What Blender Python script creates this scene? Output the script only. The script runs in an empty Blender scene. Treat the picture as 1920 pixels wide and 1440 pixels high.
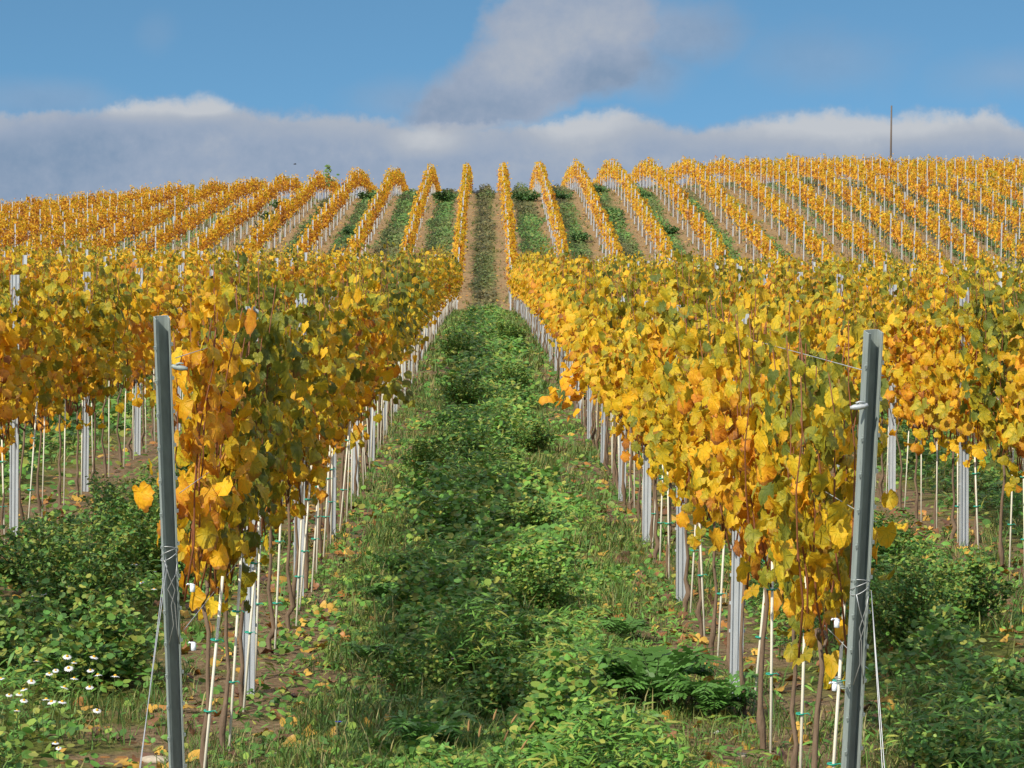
import bpy, math, random
import numpy as np
from mathutils import Matrix, Vector, Euler

# ------------------------------------------------------------------ camera, sky, sun, exposure
scene = bpy.context.scene
COL = scene.collection
R = math.radians
F = 5400.0                       # focal length in pixels of the 1920 px wide frame
VPX = 905.0                      # where the vine rows' direction (+Y) meets the picture
cam_d = bpy.data.cameras.new('camera')
cam_d.sensor_width = 36.0
cam_d.lens = 36.0 * F / 1920.0
cam_d.clip_start = 0.2
cam_d.clip_end = 9000.0
cam = bpy.data.objects.new('camera', cam_d)
COL.objects.link(cam)
YAW = -math.atan((960 - VPX) / F)
ROLL = R(0.45)
cam.matrix_world = (Matrix.Rotation(YAW, 4, 'Z') @ Matrix.Rotation(R(90), 4, 'X') @ Matrix.Rotation(ROLL, 4, 'Z'))
scene.camera = cam

SUN_AZ = R(38)                   # to the left of straight behind the camera
SUN_EL = R(36)
SUNV = Vector((-math.sin(SUN_AZ) * math.cos(SUN_EL), -math.cos(SUN_AZ) * math.cos(SUN_EL), math.sin(SUN_EL)))
sun_d = bpy.data.lights.new('sun', 'SUN')
sun_d.energy = 3.3
sun_d.angle = R(0.5)
sun_d.color = (1.0, 0.93, 0.82)
sun = bpy.data.objects.new('sun', sun_d)
COL.objects.link(sun)
sun.rotation_euler = SUNV.to_track_quat('Z', 'Y').to_euler()

vs = scene.view_settings
vs.view_transform = 'Standard'
vs.look = 'None'
vs.exposure = 0.72
vs.gamma = 1.0
scene.cycles.max_bounces = 6
scene.cycles.diffuse_bounces = 3
scene.cycles.glossy_bounces = 2
scene.cycles.transmission_bounces = 4
scene.cycles.transparent_max_bounces = 4
scene.cycles.use_denoising = True


class NT:
    """small helper round a node tree"""
    def __init__(self, tree):
        self.t = tree
        self.n = tree.nodes
        self.l = tree.links

    def put(self, sock, v):
        if v is None:
            return
        if isinstance(v, bpy.types.NodeSocket):
            self.l.new(v, sock)
        elif isinstance(v, (tuple, list)):
            if len(v) == 3 and len(sock.default_value) == 4:
                v = (*v, 1.0)
            sock.default_value = v
        else:
            sock.default_value = v

    def math(self, op, a, b=None, c=None, clamp=False):
        m = self.n.new('ShaderNodeMath')
        m.operation = op
        m.use_clamp = clamp
        self.put(m.inputs[0], a)
        self.put(m.inputs[1], b)
        self.put(m.inputs[2], c)
        return m.outputs[0]

    def mix(self, f, a, b, mode='MIX'):
        m = self.n.new('ShaderNodeMix')
        m.data_type = 'RGBA'
        m.blend_type = mode
        self.put(m.inputs[0], f)
        self.put(m.inputs[6], a)
        self.put(m.inputs[7], b)
        return m.outputs[2]

    def ramp(self, f, stops, interp='LINEAR'):
        r = self.n.new('ShaderNodeValToRGB')
        r.color_ramp.interpolation = interp
        e = r.color_ramp.elements
        while len(e) < len(stops):
            e.new(0.5)
        for i, (p, c) in enumerate(stops):
            e[i].position = p
            e[i].color = (*c, 1.0) if isinstance(c, (tuple, list)) else (c, c, c, 1.0)
        self.put(r.inputs[0], f)
        return r.outputs[0]

    def smooth(self, v, a, b):
        m = self.n.new('ShaderNodeMapRange')
        m.interpolation_type = 'SMOOTHSTEP'
        self.put(m.inputs[0], v)
        m.inputs[1].default_value = a
        m.inputs[2].default_value = b
        return m.outputs[0]

    def noise(self, vec, scale, detail=3.0, rough=0.55):
        t = self.n.new('ShaderNodeTexNoise')
        self.put(t.inputs['Vector'], vec)
        t.inputs['Scale'].default_value = scale
        t.inputs['Detail'].default_value = detail
        t.inputs['Roughness'].default_value = rough
        return t.outputs['Fac']

    def xyz(self, x=0.0, y=0.0, z=0.0):
        c = self.n.new('ShaderNodeCombineXYZ')
        self.put(c.inputs[0], x)
        self.put(c.inputs[1], y)
        self.put(c.inputs[2], z)
        return c.outputs[0]

    def sep(self, v):
        s = self.n.new('ShaderNodeSeparateXYZ')
        self.put(s.inputs[0], v)
        return s.outputs


def make_world():
    w = bpy.data.worlds.new('World')
    scene.world = w
    w.use_nodes = True
    t = NT(w.node_tree)
    t.n.clear()
    out = t.n.new('ShaderNodeOutputWorld')
    bg = t.n.new('ShaderNodeBackground')
    bg.inputs[1].default_value = 0.15
    t.l.new(bg.outputs[0], out.inputs[0])
    co = t.n.new('ShaderNodeTexCoord').outputs['Generated']
    x, y, z = t.sep(co)
    # the air low over the hill is as deep a blue as the photo's: read the sky some degrees higher up
    sky = t.n.new('ShaderNodeTexSky')
    sky.sky_type = 'NISHITA'
    sky.sun_disc = False
    sky.sun_elevation = SUN_EL
    sky.sun_rotation = math.pi + SUN_AZ
    sky.altitude = 300.0
    sky.air_density = 1.0
    sky.dust_density = 0.25
    sky.ozone_density = 2.0
    lift = t.math('MULTIPLY_ADD', z, 1.9, 0.17)
    zz = t.math('MAXIMUM', z, lift)
    nv = t.n.new('ShaderNodeVectorMath')
    nv.operation = 'NORMALIZE'
    t.l.new(t.xyz(x, y, zz), nv.inputs[0])
    t.l.new(nv.outputs[0], sky.inputs[0])
    # clouds by compass bearing u and elevation v (thousandths of the focal length)
    u = t.math('MULTIPLY', t.math('ARCTAN2', x, y), 5.4)
    v = t.math('MULTIPLY', t.math('ARCSINE', z), 5.4)
    p = t.xyz(u, v, 0.0)
    n1 = t.math('SUBTRACT', t.noise(p, 5.0, 5.0, 0.55), 0.5)
    n2 = t.math('SUBTRACT', t.noise(t.xyz(t.math('ADD', u, 7.3), v, 2.0), 13.0, 4.0, 0.6), 0.5)
    n3 = t.math('SUBTRACT', t.noise(t.xyz(t.math('MULTIPLY', u, 0.6), t.math('MULTIPLY', v, 1.6), 5.0), 4.0, 4.0, 0.5), 0.5)

    n4 = t.math('SUBTRACT', t.noise(t.xyz(u, v, 9.0), 34.0, 4.0, 0.62), 0.5)

    def blob(px, py, rx, ry, soft=0.35, wob=1.0, rot=0.0):
        cu, cv = (px - VPX) / 1000, (720 - py) / 1000
        du = t.math('SUBTRACT', u, cu)
        dv = t.math('SUBTRACT', v, cv)
        if rot:
            c, s = math.cos(rot), math.sin(rot)
            a = t.math('ADD', t.math('MULTIPLY', du, c), t.math('MULTIPLY', dv, s))
            b = t.math('SUBTRACT', t.math('MULTIPLY', dv, c), t.math('MULTIPLY', du, s))
            du, dv = a, b
        a = t.math('POWER', t.math('ABSOLUTE', t.math('DIVIDE', du, rx / 1000)), 2.0)
        b = t.math('POWER', t.math('ABSOLUTE', t.math('DIVIDE', dv, ry / 1000)), 2.0)
        r = t.math('SQRT', t.math('ADD', a, b))
        if wob:
            r = t.math('ADD', r, t.math('MULTIPLY', n1, 0.9 * wob))
            r = t.math('ADD', r, t.math('MULTIPLY', n2, 0.62 * wob))
            r = t.math('ADD', r, t.math('MULTIPLY', n4, 0.30 * wob))
        return t.smooth(r, 1.0 + soft, 1.0 - soft)

    def add(a, b):
        return t.math('MAXIMUM', a, b)

    main = blob(1075, 55, 170, 112, 0.2, 0.9)
    main = add(main, blob(990, 135, 175, 90, 0.2, 0.9, 0.45))
    main = add(main, blob(890, 195, 150, 66, 0.35, 0.9, 0.3))
    main = add(main, blob(1115, 110, 140, 70, 0.35, 0.9))
    main = add(main, t.math('MULTIPLY', blob(1235, 66, 125, 58, 0.6, 1.2), 0.72))
    main = add(main, t.math('MULTIPLY', blob(1200, 130, 75, 45, 0.8, 1.0), 0.75))
    # the bank of cloud over the hill: its top edge by bearing
    tops = [(-100, 235), (0, 228), (140, 212), (220, 190), (345, 196), (385, 172), (430, 200), (520, 212), (640, 206), (720, 224), (860, 232), (1000, 224),
            (1100, 206), (1180, 200), (1240, 226), (1330, 238), (1420, 206), (1500, 212), (1590, 196), (1680, 212), (1790, 205), (1850, 194), (1880, 226), (1960, 258), (2050, 240)]
    fac = t.math('DIVIDE', t.math('ADD', u, (VPX + 100) / 1000), 2.15)
    edge = t.ramp(fac, [((px + 100) / 2150, (720 - py) / 1000) for px, py in tops], 'B_SPLINE')
    edge = t.math('ADD', edge, t.math('MULTIPLY', n2, 0.05))
    edge = t.math('ADD', edge, t.math('MULTIPLY', n4, 0.022))
    edge = t.math('ADD', edge, t.math('MULTIPLY', n1, 0.03))
    dv = t.math('SUBTRACT', edge, v)
    bank = t.smooth(dv, -0.008, 0.024)
    rim = t.math('MULTIPLY', t.smooth(dv, 0.0, 0.012), t.smooth(dv, 0.07, 0.012))
    wisp = t.math('MULTIPLY', blob(1540, 110, 120, 48, 0.9, 1.6), 0.33)
    wisp = add(wisp, t.math('MULTIPLY', blob(1880, 145, 110, 36, 0.9, 1.6), 0.32))
    wisp = add(wisp, t.math('MULTIPLY', blob(292, 75, 30, 30, 0.8, 1.2), 0.15))
    wisp = add(wisp, t.math('MULTIPLY', blob(70, 205, 120, 36, 0.8, 1.2), 0.4))
    wisp = add(wisp, t.math('MULTIPLY', blob(760, 195, 90, 36, 0.9, 1.2), 0.45))
    mask = add(add(main, t.math('MULTIPLY', bank, 0.97)), wisp)
    # how bright: sunlit heads, bluish-grey undersides
    lit = t.math('MULTIPLY_ADD', n3, 0.9, 0.40)
    lit = t.math('ADD', lit, t.math('MULTIPLY', n1, 0.5))
    lit = t.math('ADD', lit, t.math('MULTIPLY', n2, 0.45))
    lit = t.math('ADD', lit, t.math('MULTIPLY', n4, 0.40))
    lit = t.math('ADD', lit, t.math('MULTIPLY', rim, 0.34))
    for a in ((1050, 75, 130, 70, 0.16), (985, 125, 80, 50, 0.10), (385, 195, 48, 30, 0.5), (270, 210, 120, 22, 0.3), (790, 270, 60, 26, 0.45), (1090, 240, 90, 40, 0.33), (1420, 250, 60, 40, 0.15),
              (1590, 240, 110, 50, 0.42), (1800, 240, 90, 50, 0.3)):
        lit = t.math('ADD', lit, t.math('MULTIPLY', blob(*a[:4], 0.8, 0.7), a[4]))
    for a in ((1200, 125, 120, 40, 0.42), (900, 215, 120, 40, 0.18), (60, 300, 160, 90, 0.3), (400, 330, 240, 60, 0.1), (1090, 165, 90, 30, 0.22), (280, 75, 300, 30, 0.0)):
        lit = t.math('SUBTRACT', lit, t.math('MULTIPLY', blob(*a[:4], 0.8, 0.7), a[4]))
    cloud = t.ramp(lit, [(0.0, (.92, 1.28, 1.82)), (0.4, (1.30, 1.58, 2.06)), (0.75, (1.70, 1.87, 2.16)), (1.0, (2.2, 2.3, 2.45))])
    up = t.smooth(z, 0.18, 0.40)
    tint = t.mix(up, (0.40, 0.575, 0.575), (1.0, 1.0, 1.0))
    skyc = t.mix(1.0, sky.outputs[0], tint, 'MULTIPLY')
    high = t.math('MULTIPLY', t.smooth(t.noise(co, 3.2, 5.0, 0.55), 0.44, 0.58), up)  # unseen bright clouds overhead, added to fill the shadows
    skyc = t.mix(high, skyc, (5.6, 5.6, 5.7))
    col = t.mix(mask, skyc, cloud)
    t.l.new(col, bg.inputs[0])


make_world()

# ------------------------------------------------------------------ terrain
ROWX = 1.25                      # half the row spacing
X0 = 0.06                        # middle of the grassy lane
GY = np.array([-3000, -60, 0, 11, 15, 18.75, 22.9, 27.1, 35, 50, 66, 92, 108, 117, 124, 130, 140, 155, 176, 186, 193, 199, 209, 216, 226, 240, 256, 280, 400, 1000, 6000.])
GZ = np.array([-30, -5.4, -2.35, -1.80, -1.60, -1.427, -1.25, -1.05, -.62, .10, .88, 2.02, 2.58, 2.82, 3.05, 3.7, 5.35, 7.55, 10.42, 11.85, 12.66, 13.15, 13.70, 13.80, 13.85, 13.75, 12.9, 10, -4, -10, -20.])


def _pchip(xs, ys):
    h = np.diff(xs)
    d = np.diff(ys) / h
    m = np.zeros_like(ys)
    m[0], m[-1] = d[0], d[-1]
    for i in range(1, len(xs) - 1):
        if d[i - 1] * d[i] > 0:
            w1, w2 = 2 * h[i] + h[i - 1], h[i] + 2 * h[i - 1]
            m[i] = (w1 + w2) / (w1 / d[i - 1] + w2 / d[i])
    return m


GM = _pchip(GY, GZ)


def profile(y):
    y = np.asarray(y, float)
    i = np.clip(np.searchsorted(GY, y) - 1, 0, len(GY) - 2)
    h = GY[i + 1] - GY[i]
    s = np.clip((y - GY[i]) / h, 0, 1)
    return ((1 + 2 * s) * (1 - s) ** 2 * GZ[i] + s * (1 - s) ** 2 * h * GM[i] + s * s * (3 - 2 * s) * GZ[i + 1] + s * s * (s - 1) * h * GM[i + 1])


def _hash(ix, iy, seed):
    h = (ix.astype(np.int64) * 374761393 + iy.astype(np.int64) * 668265263 + seed * 1274126177) & 0x7fffffff
    h = ((h ^ (h >> 13)) * 1274126177) & 0x7fffffff
    return ((h ^ (h >> 16)) & 0xffff) / 65535.0


def vnoise(x, y, seed=0):
    x = np.asarray(x, float)
    y = np.asarray(y, float)
    ix, iy = np.floor(x), np.floor(y)
    fx, fy = x - ix, y - iy
    fx, fy = fx * fx * (3 - 2 * fx), fy * fy * (3 - 2 * fy)
    a, b = _hash(ix, iy, seed), _hash(ix + 1, iy, seed)
    c, d = _hash(ix, iy + 1, seed), _hash(ix + 1, iy + 1, seed)
    return (a * (1 - fx) + b * fx) * (1 - fy) + (c * (1 - fx) + d * fx) * fy


def fbm(x, y, seed=0, o=3):
    s, a, tot = 0, 1.0, 0
    for k in range(o):
        s = s + a * vnoise(x * 2 ** k, y * 2 ** k, seed + k * 17)
        tot += a
        a *= .5
    return s / tot


def sstep(a, b, x):
    t = np.clip((x - a) / (b - a), 0, 1)
    return t * t * (3 - 2 * t)


def ground(x, y):
    x = np.asarray(x, float)
    y = np.asarray(y, float)
    z = profile(y)
    far = sstep(120, 190, y)
    xc = np.clip(x, -90, 120)
    latf = np.interp(xc, [-90, -33, -20, -8, 0, 8, 22, 37, 70, 120], [-9, -2.75, -1.35, -.36, 0, .30, .80, .85, .3, -2])
    latn = -0.010 * np.clip(xc, -25, 25)
    z = z + far * latf + (1 - far) * latn * sstep(8, 30, y)
    near = sstep(230, 130, y)
    z = z + near * (0.05 * (fbm(x * 1.3, y * 1.3, 3, 3) - .5) + 0.14 * (fbm(x * .16, y * .11, 9, 2) - .5) * sstep(12, 40, y)) + .06 * (fbm(x * 1.1, y * .7, 41, 2) - .5) * (1 - near)
    return z


def g1(x, y):
    return float(ground(np.array([x]), np.array([y]))[0])


CAMR = np.array(cam.matrix_world.to_3x3())


def ray(px, py):
    d = CAMR @ np.array([(px - 960) / F, (720 - py) / F, -1.0])
    return d / d[1]


def px_ground(px, py, y0=8.0, y1=230.0):
    """where the sight line through a pixel of the photograph meets the ground"""
    d = ray(px, py)
    ys = np.arange(y0, y1, 0.05)
    hit = np.nonzero(d[2] * ys <= ground(d[0] * ys, ys))[0]
    y = ys[hit[0]] if len(hit) else y1
    return d[0] * y, y


def to_px(x, y, z):
    q = CAMR.T @ np.array([x, y, z])
    return 960 + F * q[0] / -q[2], 720 - F * q[1] / -q[2]


# ------------------------------------------------------------------ mesh helpers
class MB:
    """collects vertices, faces, a point colour, uv and material index, and links them as one mesh object"""
    def __init__(self):
        self.v, self.f, self.s, self.c, self.u, self.m = [], [], [], [], [], []
        self.nv = 0

    def add(self, v, faces, col=(0.5, 0.5, 0.5), uv=None, mat=0):
        """v (n,3); faces a list of index tuples"""
        v = np.asarray(v, float).reshape(-1, 3)
        idx = np.concatenate([np.asarray(f, np.int64) for f in faces])
        self.raw(v, idx, np.array([len(f) for f in faces]), np.tile(np.asarray(col, float), (len(v), 1)) if np.ndim(col) == 1 else col, uv, mat)

    def raw(self, v, loops, sizes, col, uv=None, mat=0):
        self.v.append(v)
        self.f.append(loops + self.nv)
        self.s.append(sizes)
        self.c.append(col)
        self.u.append(np.zeros((len(v), 2)) if uv is None else uv)
        self.m.append(np.full(len(sizes), mat))
        self.nv += len(v)

    def arrays(self):
        return (np.concatenate(self.v), np.concatenate(self.f), np.concatenate(self.s), np.concatenate(self.c), np.concatenate(self.u), np.concatenate(self.m))

    def mesh(self, name, mats, smooth=True):
        v, f, s, c, u, m = self.arrays()
        return arrays_mesh(name, v, f, s, c, u, m, mats, smooth)

    def build(self, name, mats, parent=None, smooth=True):
        o = bpy.data.objects.new(name, self.mesh(name, mats, smooth))
        COL.objects.link(o)
        if parent is not None:
            o.parent = parent
        return o


def arrays_mesh(name, v, f, s, c, u, m, mats, smooth=True):
    me = bpy.data.meshes.new(name)
    me.vertices.add(len(v))
    me.vertices.foreach_set('co', v.astype(np.float32).ravel())
    me.loops.add(len(f))
    me.loops.foreach_set('vertex_index', f.astype(np.int32))
    me.polygons.add(len(s))
    st = np.concatenate([[0], np.cumsum(s)[:-1]]).astype(np.int32)
    me.polygons.foreach_set('loop_start', st)
    me.polygons.foreach_set('loop_total', s.astype(np.int32))
    me.polygons.foreach_set('material_index', m.astype(np.int32))
    me.polygons.foreach_set('use_smooth', np.full(len(s), smooth))
    a = me.attributes.new('tint', 'FLOAT_COLOR', 'POINT')
    a.data.foreach_set('color', np.concatenate([c, np.ones((len(c), 1))], 1).astype(np.float32).ravel())
    ul = me.uv_layers.new(name='UVMap')
    ul.data.foreach_set('uv', u[f].astype(np.float32).ravel())
    for mt in (mats if isinstance(mats, (list, tuple)) else [mats]):
        me.materials.append(mt)
    me.update()
    me.validate(verbose=False)
    return me


def tube(mb, pts, rad, n=6, col=(.5, .5, .5), mat=0, cap=True):
    pts = np.asarray(pts, float)
    rad = np.full(len(pts), rad) if np.ndim(rad) == 0 else np.asarray(rad, float)
    tan = np.gradient(pts, axis=0)
    tan /= np.linalg.norm(tan, axis=1)[:, None] + 1e-12
    ref = np.where(np.abs(tan[:, 2:3]) > .9, np.array([[1., 0, 0]]), np.array([[0, 0, 1.]]))
    a = np.cross(tan, ref)
    a /= np.linalg.norm(a, axis=1)[:, None]
    b = np.cross(tan, a)
    an = np.arange(n) * 2 * math.pi / n
    v = pts[:, None] + rad[:, None, None] * (a[:, None] * np.cos(an)[None, :, None] + b[:, None] * np.sin(an)[None, :, None])
    fs = []
    for i in range(len(pts) - 1):
        for k in range(n):
            fs.append((i * n + k, i * n + (k + 1) % n, (i + 1) * n + (k + 1) % n, (i + 1) * n + k))
    if cap:
        fs.append(tuple(range(n))[::-1])
        fs.append(tuple((len(pts) - 1) * n + k for k in range(n)))
    uv = np.stack([np.tile(np.arange(n) / n, len(pts)), np.repeat(np.linspace(0, 1, len(pts)), n)], 1)
    mb.add(v.reshape(-1, 3), fs, col, uv, mat)


def place_leaves(mb, T, faces, pos, tip, nrm, size, col, mat=0, uvT=None):
    """copies of a leaf template T (x across, y towards the tip, z the face) at pos"""
    m, n = len(pos), len(T)
    nrm = nrm / (np.linalg.norm(nrm, axis=1)[:, None] + 1e-9)
    tip = tip - nrm * np.sum(tip * nrm, 1)[:, None]
    tip = tip / (np.linalg.norm(tip, axis=1)[:, None] + 1e-9)
    ax = np.cross(tip, nrm)
    Rm = np.stack([ax, tip, nrm], 2)
    V = pos[:, None] + size[:, None, None] * np.einsum('nk,mjk->mnj', T, Rm)
    fl = np.concatenate([np.asarray(f) for f in faces])
    loops = (np.arange(m)[:, None] * n + fl[None]).ravel()
    sizes = np.tile([len(f) for f in faces], m)
    mb.raw(V.reshape(-1, 3), loops, sizes, np.repeat(col, n, 0), None if uvT is None else np.tile(uvT, (m, 1)), mat)


# ------------------------------------------------------------------ materials
def new_mat(name):
    m = bpy.data.materials.new(name)
    m.use_nodes = True
    t = NT(m.node_tree)
    bsdf = t.n['Principled BSDF']
    return m, t, bsdf, t.n['Material Output']


def tint_of(t):
    a = t.n.new('ShaderNodeAttribute')
    a.attribute_name = 'tint'
    return a.outputs['Color']


def pos_of(t):
    return t.n.new('ShaderNodeNewGeometry').outputs['Position']


def leaf_surface(t, bsdf, out, col, trans, rough=0.55, tcol=None):
    tr = t.n.new('ShaderNodeBsdfTranslucent')
    t.put(tr.inputs[0], tcol if tcol is not None else col)
    mx = t.n.new('ShaderNodeMixShader')
    mx.inputs[0].default_value = trans
    t.put(bsdf.inputs['Base Color'], col)
    bsdf.inputs['Roughness'].default_value = rough
    bsdf.inputs['Specular IOR Level'].default_value = 0.3
    t.l.new(bsdf.outputs[0], mx.inputs[1])
    t.l.new(tr.outputs[0], mx.inputs[2])
    t.l.new(mx.outputs[0], out.inputs[0])


def vine_leaf_mat():
    m, t, bsdf, out = new_mat('vine_leaf')
    r, g, b = t.sep(tint_of(t))
    oc = t.n.new('ShaderNodeObjectInfo').outputs['Color']
    orip = t.sep(oc)[0]
    pos = pos_of(t)
    rip = t.math('ADD', r, t.math('SUBTRACT', orip, 0.5))
    rip = t.math('ADD', rip, t.math('MULTIPLY', t.math('SUBTRACT', t.noise(pos, 0.8, 2.0), 0.5), 0.6))
    uvn = t.n.new('ShaderNodeUVMap')
    ux, uy, _ = t.sep(uvn.outputs[0])
    # leaf blade: greener along the five veins, riper to the margin
    ang = t.math('ARCTAN2', ux, uy)
    rad = t.math('SQRT', t.math('ADD', t.math('MULTIPLY', ux, ux), t.math('MULTIPLY', uy, uy)))
    vein = t.math('ABSOLUTE', t.math('SINE', t.math('MULTIPLY', ang, 3.2)))
    vein = t.math('MULTIPLY', t.smooth(vein, 0.30, 0.0), t.smooth(rad, 0.02, 0.2))
    blot = t.noise(pos, 38.0, 3.0, 0.6)
    rip2 = t.math('ADD', rip, t.math('MULTIPLY', t.math('SUBTRACT', blot, 0.5), 0.35))
    rip2 = t.math('ADD', rip2, t.math('MULTIPLY', t.math('SUBTRACT', t.smooth(rad, 0.2, 0.65), 0.4), 0.10))
    rip2 = t.math('SUBTRACT', rip2, t.math('MULTIPLY', vein, 0.10))
    col = t.ramp(rip2, [(0.02, (0.13, 0.165, 0.024)), (0.24, (0.33, 0.315, 0.026)), (0.42, (0.60, 0.44, 0.020)), (0.62, (0.78, 0.44, 0.018)), (0.80, (0.60, 0.245, 0.022)), (0.97, (0.27, 0.105, 0.028))])
    br = t.math('MULTIPLY_ADD', g, 0.5, 0.76)
    br = t.math('SUBTRACT', br, t.math('MULTIPLY', vein, 0.10))
    col = t.mix(1.0, col, t.xyz(br, br, br), 'MULTIPLY')
    dry = t.math('MULTIPLY', t.smooth(t.math('ADD', rad, t.math('MULTIPLY', t.math('SUBTRACT', t.noise(pos, 14.0, 3.0), 0.5), 0.7)), 0.46, 0.56), t.smooth(b, 0.35, 0.9))
    col = t.mix(t.math('MULTIPLY', dry, 0.75), col, (0.21, 0.085, 0.025))
    # rusty freckles
    fr = t.smooth(t.noise(pos, 90.0, 2.0), 0.66, 0.72)
    col = t.mix(t.math('MULTIPLY', fr, 0.5), col, (0.13, 0.06, 0.02))
    tc = t.mix(1.0, col, (1.15, 0.84, 0.6), 'MULTIPLY')
    bp = t.n.new('ShaderNodeBump')
    bp.inputs['Strength'].default_value = 0.55
    bp.inputs['Distance'].default_value = 0.012
    t.l.new(t.math('SUBTRACT', t.noise(pos, 55.0, 3.0, 0.6), t.math('MULTIPLY', vein, 0.35)), bp.inputs['Height'])
    t.l.new(bp.outputs[0], bsdf.inputs['Normal'])
    leaf_surface(t, bsdf, out, col, 0.40, 0.5, tc)
    return m


def green_mat(name, trans=0.3, vary=0.5):
    m, t, bsdf, out = new_mat(name)
    col = tint_of(t)
    pos = pos_of(t)
    n = t.math('MULTIPLY_ADD', t.noise(pos, 3.0, 3.0), vary, 1.0 - vary * 0.5)
    col = t.mix(1.0, col, t.xyz(n, n, n), 'MULTIPLY')
    leaf_surface(t, bsdf, out, col, trans, 0.5)
    return m


def plain_mat(name, col, rough=0.6, spec=0.3, scale=30.0, vary=0.35, metal=0.0, bump=0.0, stretch=None):
    m, t, bsdf, out = new_mat(name)
    co = t.n.new('ShaderNodeTexCoord').outputs['Object']
    if stretch:
        mp = t.n.new('ShaderNodeMapping')
        mp.inputs['Scale'].default_value = stretch
        t.l.new(co, mp.inputs[0])
        co = mp.outputs[0]
    n = t.noise(co, scale, 4.0, 0.6)
    k = t.math('MULTIPLY_ADD', n, vary * 2, 1.0 - vary)
    c = t.mix(1.0, col, t.xyz(k, k, k), 'MULTIPLY')
    t.put(bsdf.inputs['Base Color'], c)
    bsdf.inputs['Roughness'].default_value = rough
    bsdf.inputs['Metallic'].default_value = metal
    bsdf.inputs['Specular IOR Level'].default_value = spec
    if bump:
        bp = t.n.new('ShaderNodeBump')
        bp.inputs['Strength'].default_value = bump
        bp.inputs['Distance'].default_value = 0.01
        t.l.new(n, bp.inputs['Height'])
        t.l.new(bp.outputs[0], bsdf.inputs['Normal'])
    return m


def attr_mat(name, rough=0.7, spec=0.2):
    m, t, bsdf, out = new_mat(name)
    t.put(bsdf.inputs['Base Color'], tint_of(t))
    bsdf.inputs['Roughness'].default_value = rough
    bsdf.inputs['Specular IOR Level'].default_value = spec
    return m


def ground_mat():
    m, t, bsdf, out = new_mat('vineyard_ground')
    pos = pos_of(t)
    x, y, z = t.sep(pos)
    d = t.math('PINGPONG', t.math('SUBTRACT', x, X0 + ROWX), ROWX)       # metres to the nearest vine row
    fine = t.noise(pos, 22.0, 5.0, 0.65)
    mid = t.noise(pos, 2.6, 4.0, 0.6)
    big = t.noise(pos, 0.35, 3.0)
    hill = t.smooth(y, 116.0, 128.0)
    soil = t.ramp(fine, [(0.25, (0.075, 0.050, 0.027)), (0.5, (0.165, 0.112, 0.060)), (0.75, (0.27, 0.195, 0.115))])
    hsoil = t.ramp(fine, [(0.25, (0.14, 0.092, 0.042)), (0.5, (0.265, 0.175, 0.082)), (0.75, (0.37, 0.255, 0.135))])
    moss = t.ramp(t.noise(pos, 9.0, 4.0, 0.6), [(0.3, (0.050, 0.062, 0.014)), (0.55, (0.10, 0.115, 0.022)), (0.8, (0.17, 0.155, 0.04))])
    hgreen = t.ramp(t.noise(pos, 1.2, 4.0, 0.6), [(0.3, (0.075, 0.085, 0.024)), (0.55, (0.13, 0.13, 0.04)), (0.8, (0.22, 0.17, 0.07))])
    g = t.math('ADD', d, t.math('MULTIPLY', t.math('SUBTRACT', mid, 0.5), 2.2))
    g = t.math('ADD', g, t.math('MULTIPLY', t.math('SUBTRACT', big, 0.5), 0.7))
    gm = t.smooth(g, 0.15, 0.75)
    near_c = t.mix(gm, soil, moss)
    gh = t.math('ADD', d, t.math('MULTIPLY', t.math('SUBTRACT', t.noise(pos, 0.7, 4.0), 0.5), 1.5))
    far_c = t.mix(t.smooth(gh, 0.45, 0.95), hsoil, hgreen)
    col = t.mix(hill, near_c, far_c)
    # fallen leaf scraps
    vo = t.n.new('ShaderNodeTexVoronoi')
    vo.inputs['Scale'].default_value = 13.0
    t.l.new(pos, vo.inputs['Vector'])
    cr = t.sep(vo.outputs['Color'])[0]
    thr = t.math('MULTIPLY_ADD', d, 0.16, 0.82)
    sc = t.math('MULTIPLY', t.math('GREATER_THAN', cr, thr), t.smooth(vo.outputs['Distance'], 0.42, 0.36))
    scol = t.ramp(t.sep(vo.outputs['Color'])[1], [(0.0, (0.10, 0.045, 0.02)), (0.5, (0.28, 0.12, 0.035)), (1.0, (0.42, 0.24, 0.05))])
    col = t.mix(t.math('MULTIPLY', sc, 0.8), col, scol)
    t.put(bsdf.inputs['Base Color'], col)
    bsdf.inputs['Roughness'].default_value = 0.95
    bsdf.inputs['Specular IOR Level'].default_value = 0.1
    bp = t.n.new('ShaderNodeBump')
    bp.inputs['Strength'].default_value = 0.8
    bp.inputs['Distance'].default_value = 0.03
    t.l.new(fine, bp.inputs['Height'])
    t.l.new(bp.outputs[0], bsdf.inputs['Normal'])
    return m


M_LEAF = vine_leaf_mat()
M_GREEN = green_mat('weed_leaf', 0.3, 0.55)
M_GRASS = green_mat('grass_blade', 0.25, 0.4)
M_LITTER = green_mat('fallen_leaf', 0.12, 0.3)
M_TRUNK = plain_mat('vine_bark', (0.165, 0.115, 0.075), 0.9, 0.1, 60.0, 0.5, 0, 0.6, (1, 1, .25))
M_CANE = plain_mat('vine_cane', (0.21, 0.075, 0.030), 0.6, 0.3, 40.0, 0.4)
M_STEEL = plain_mat('galvanised_steel', (0.42, 0.445, 0.45), 0.5, 0.5, 14.0, 0.28, 0.25, 0, (3, 3, .5))
M_STEEL2 = plain_mat('weathered_shaded_steel', (0.29, 0.335, 0.31), 0.6, 0.4, 16.0, 0.42, 0.2, 0, (3, 3, .6))  # base darkened to stand in for the shaded channel web; mottling is wear
M_WIRE = plain_mat('steel_wire', (0.42, 0.43, 0.42), 0.45, 0.5, 30.0, 0.2, 0.5)
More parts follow.
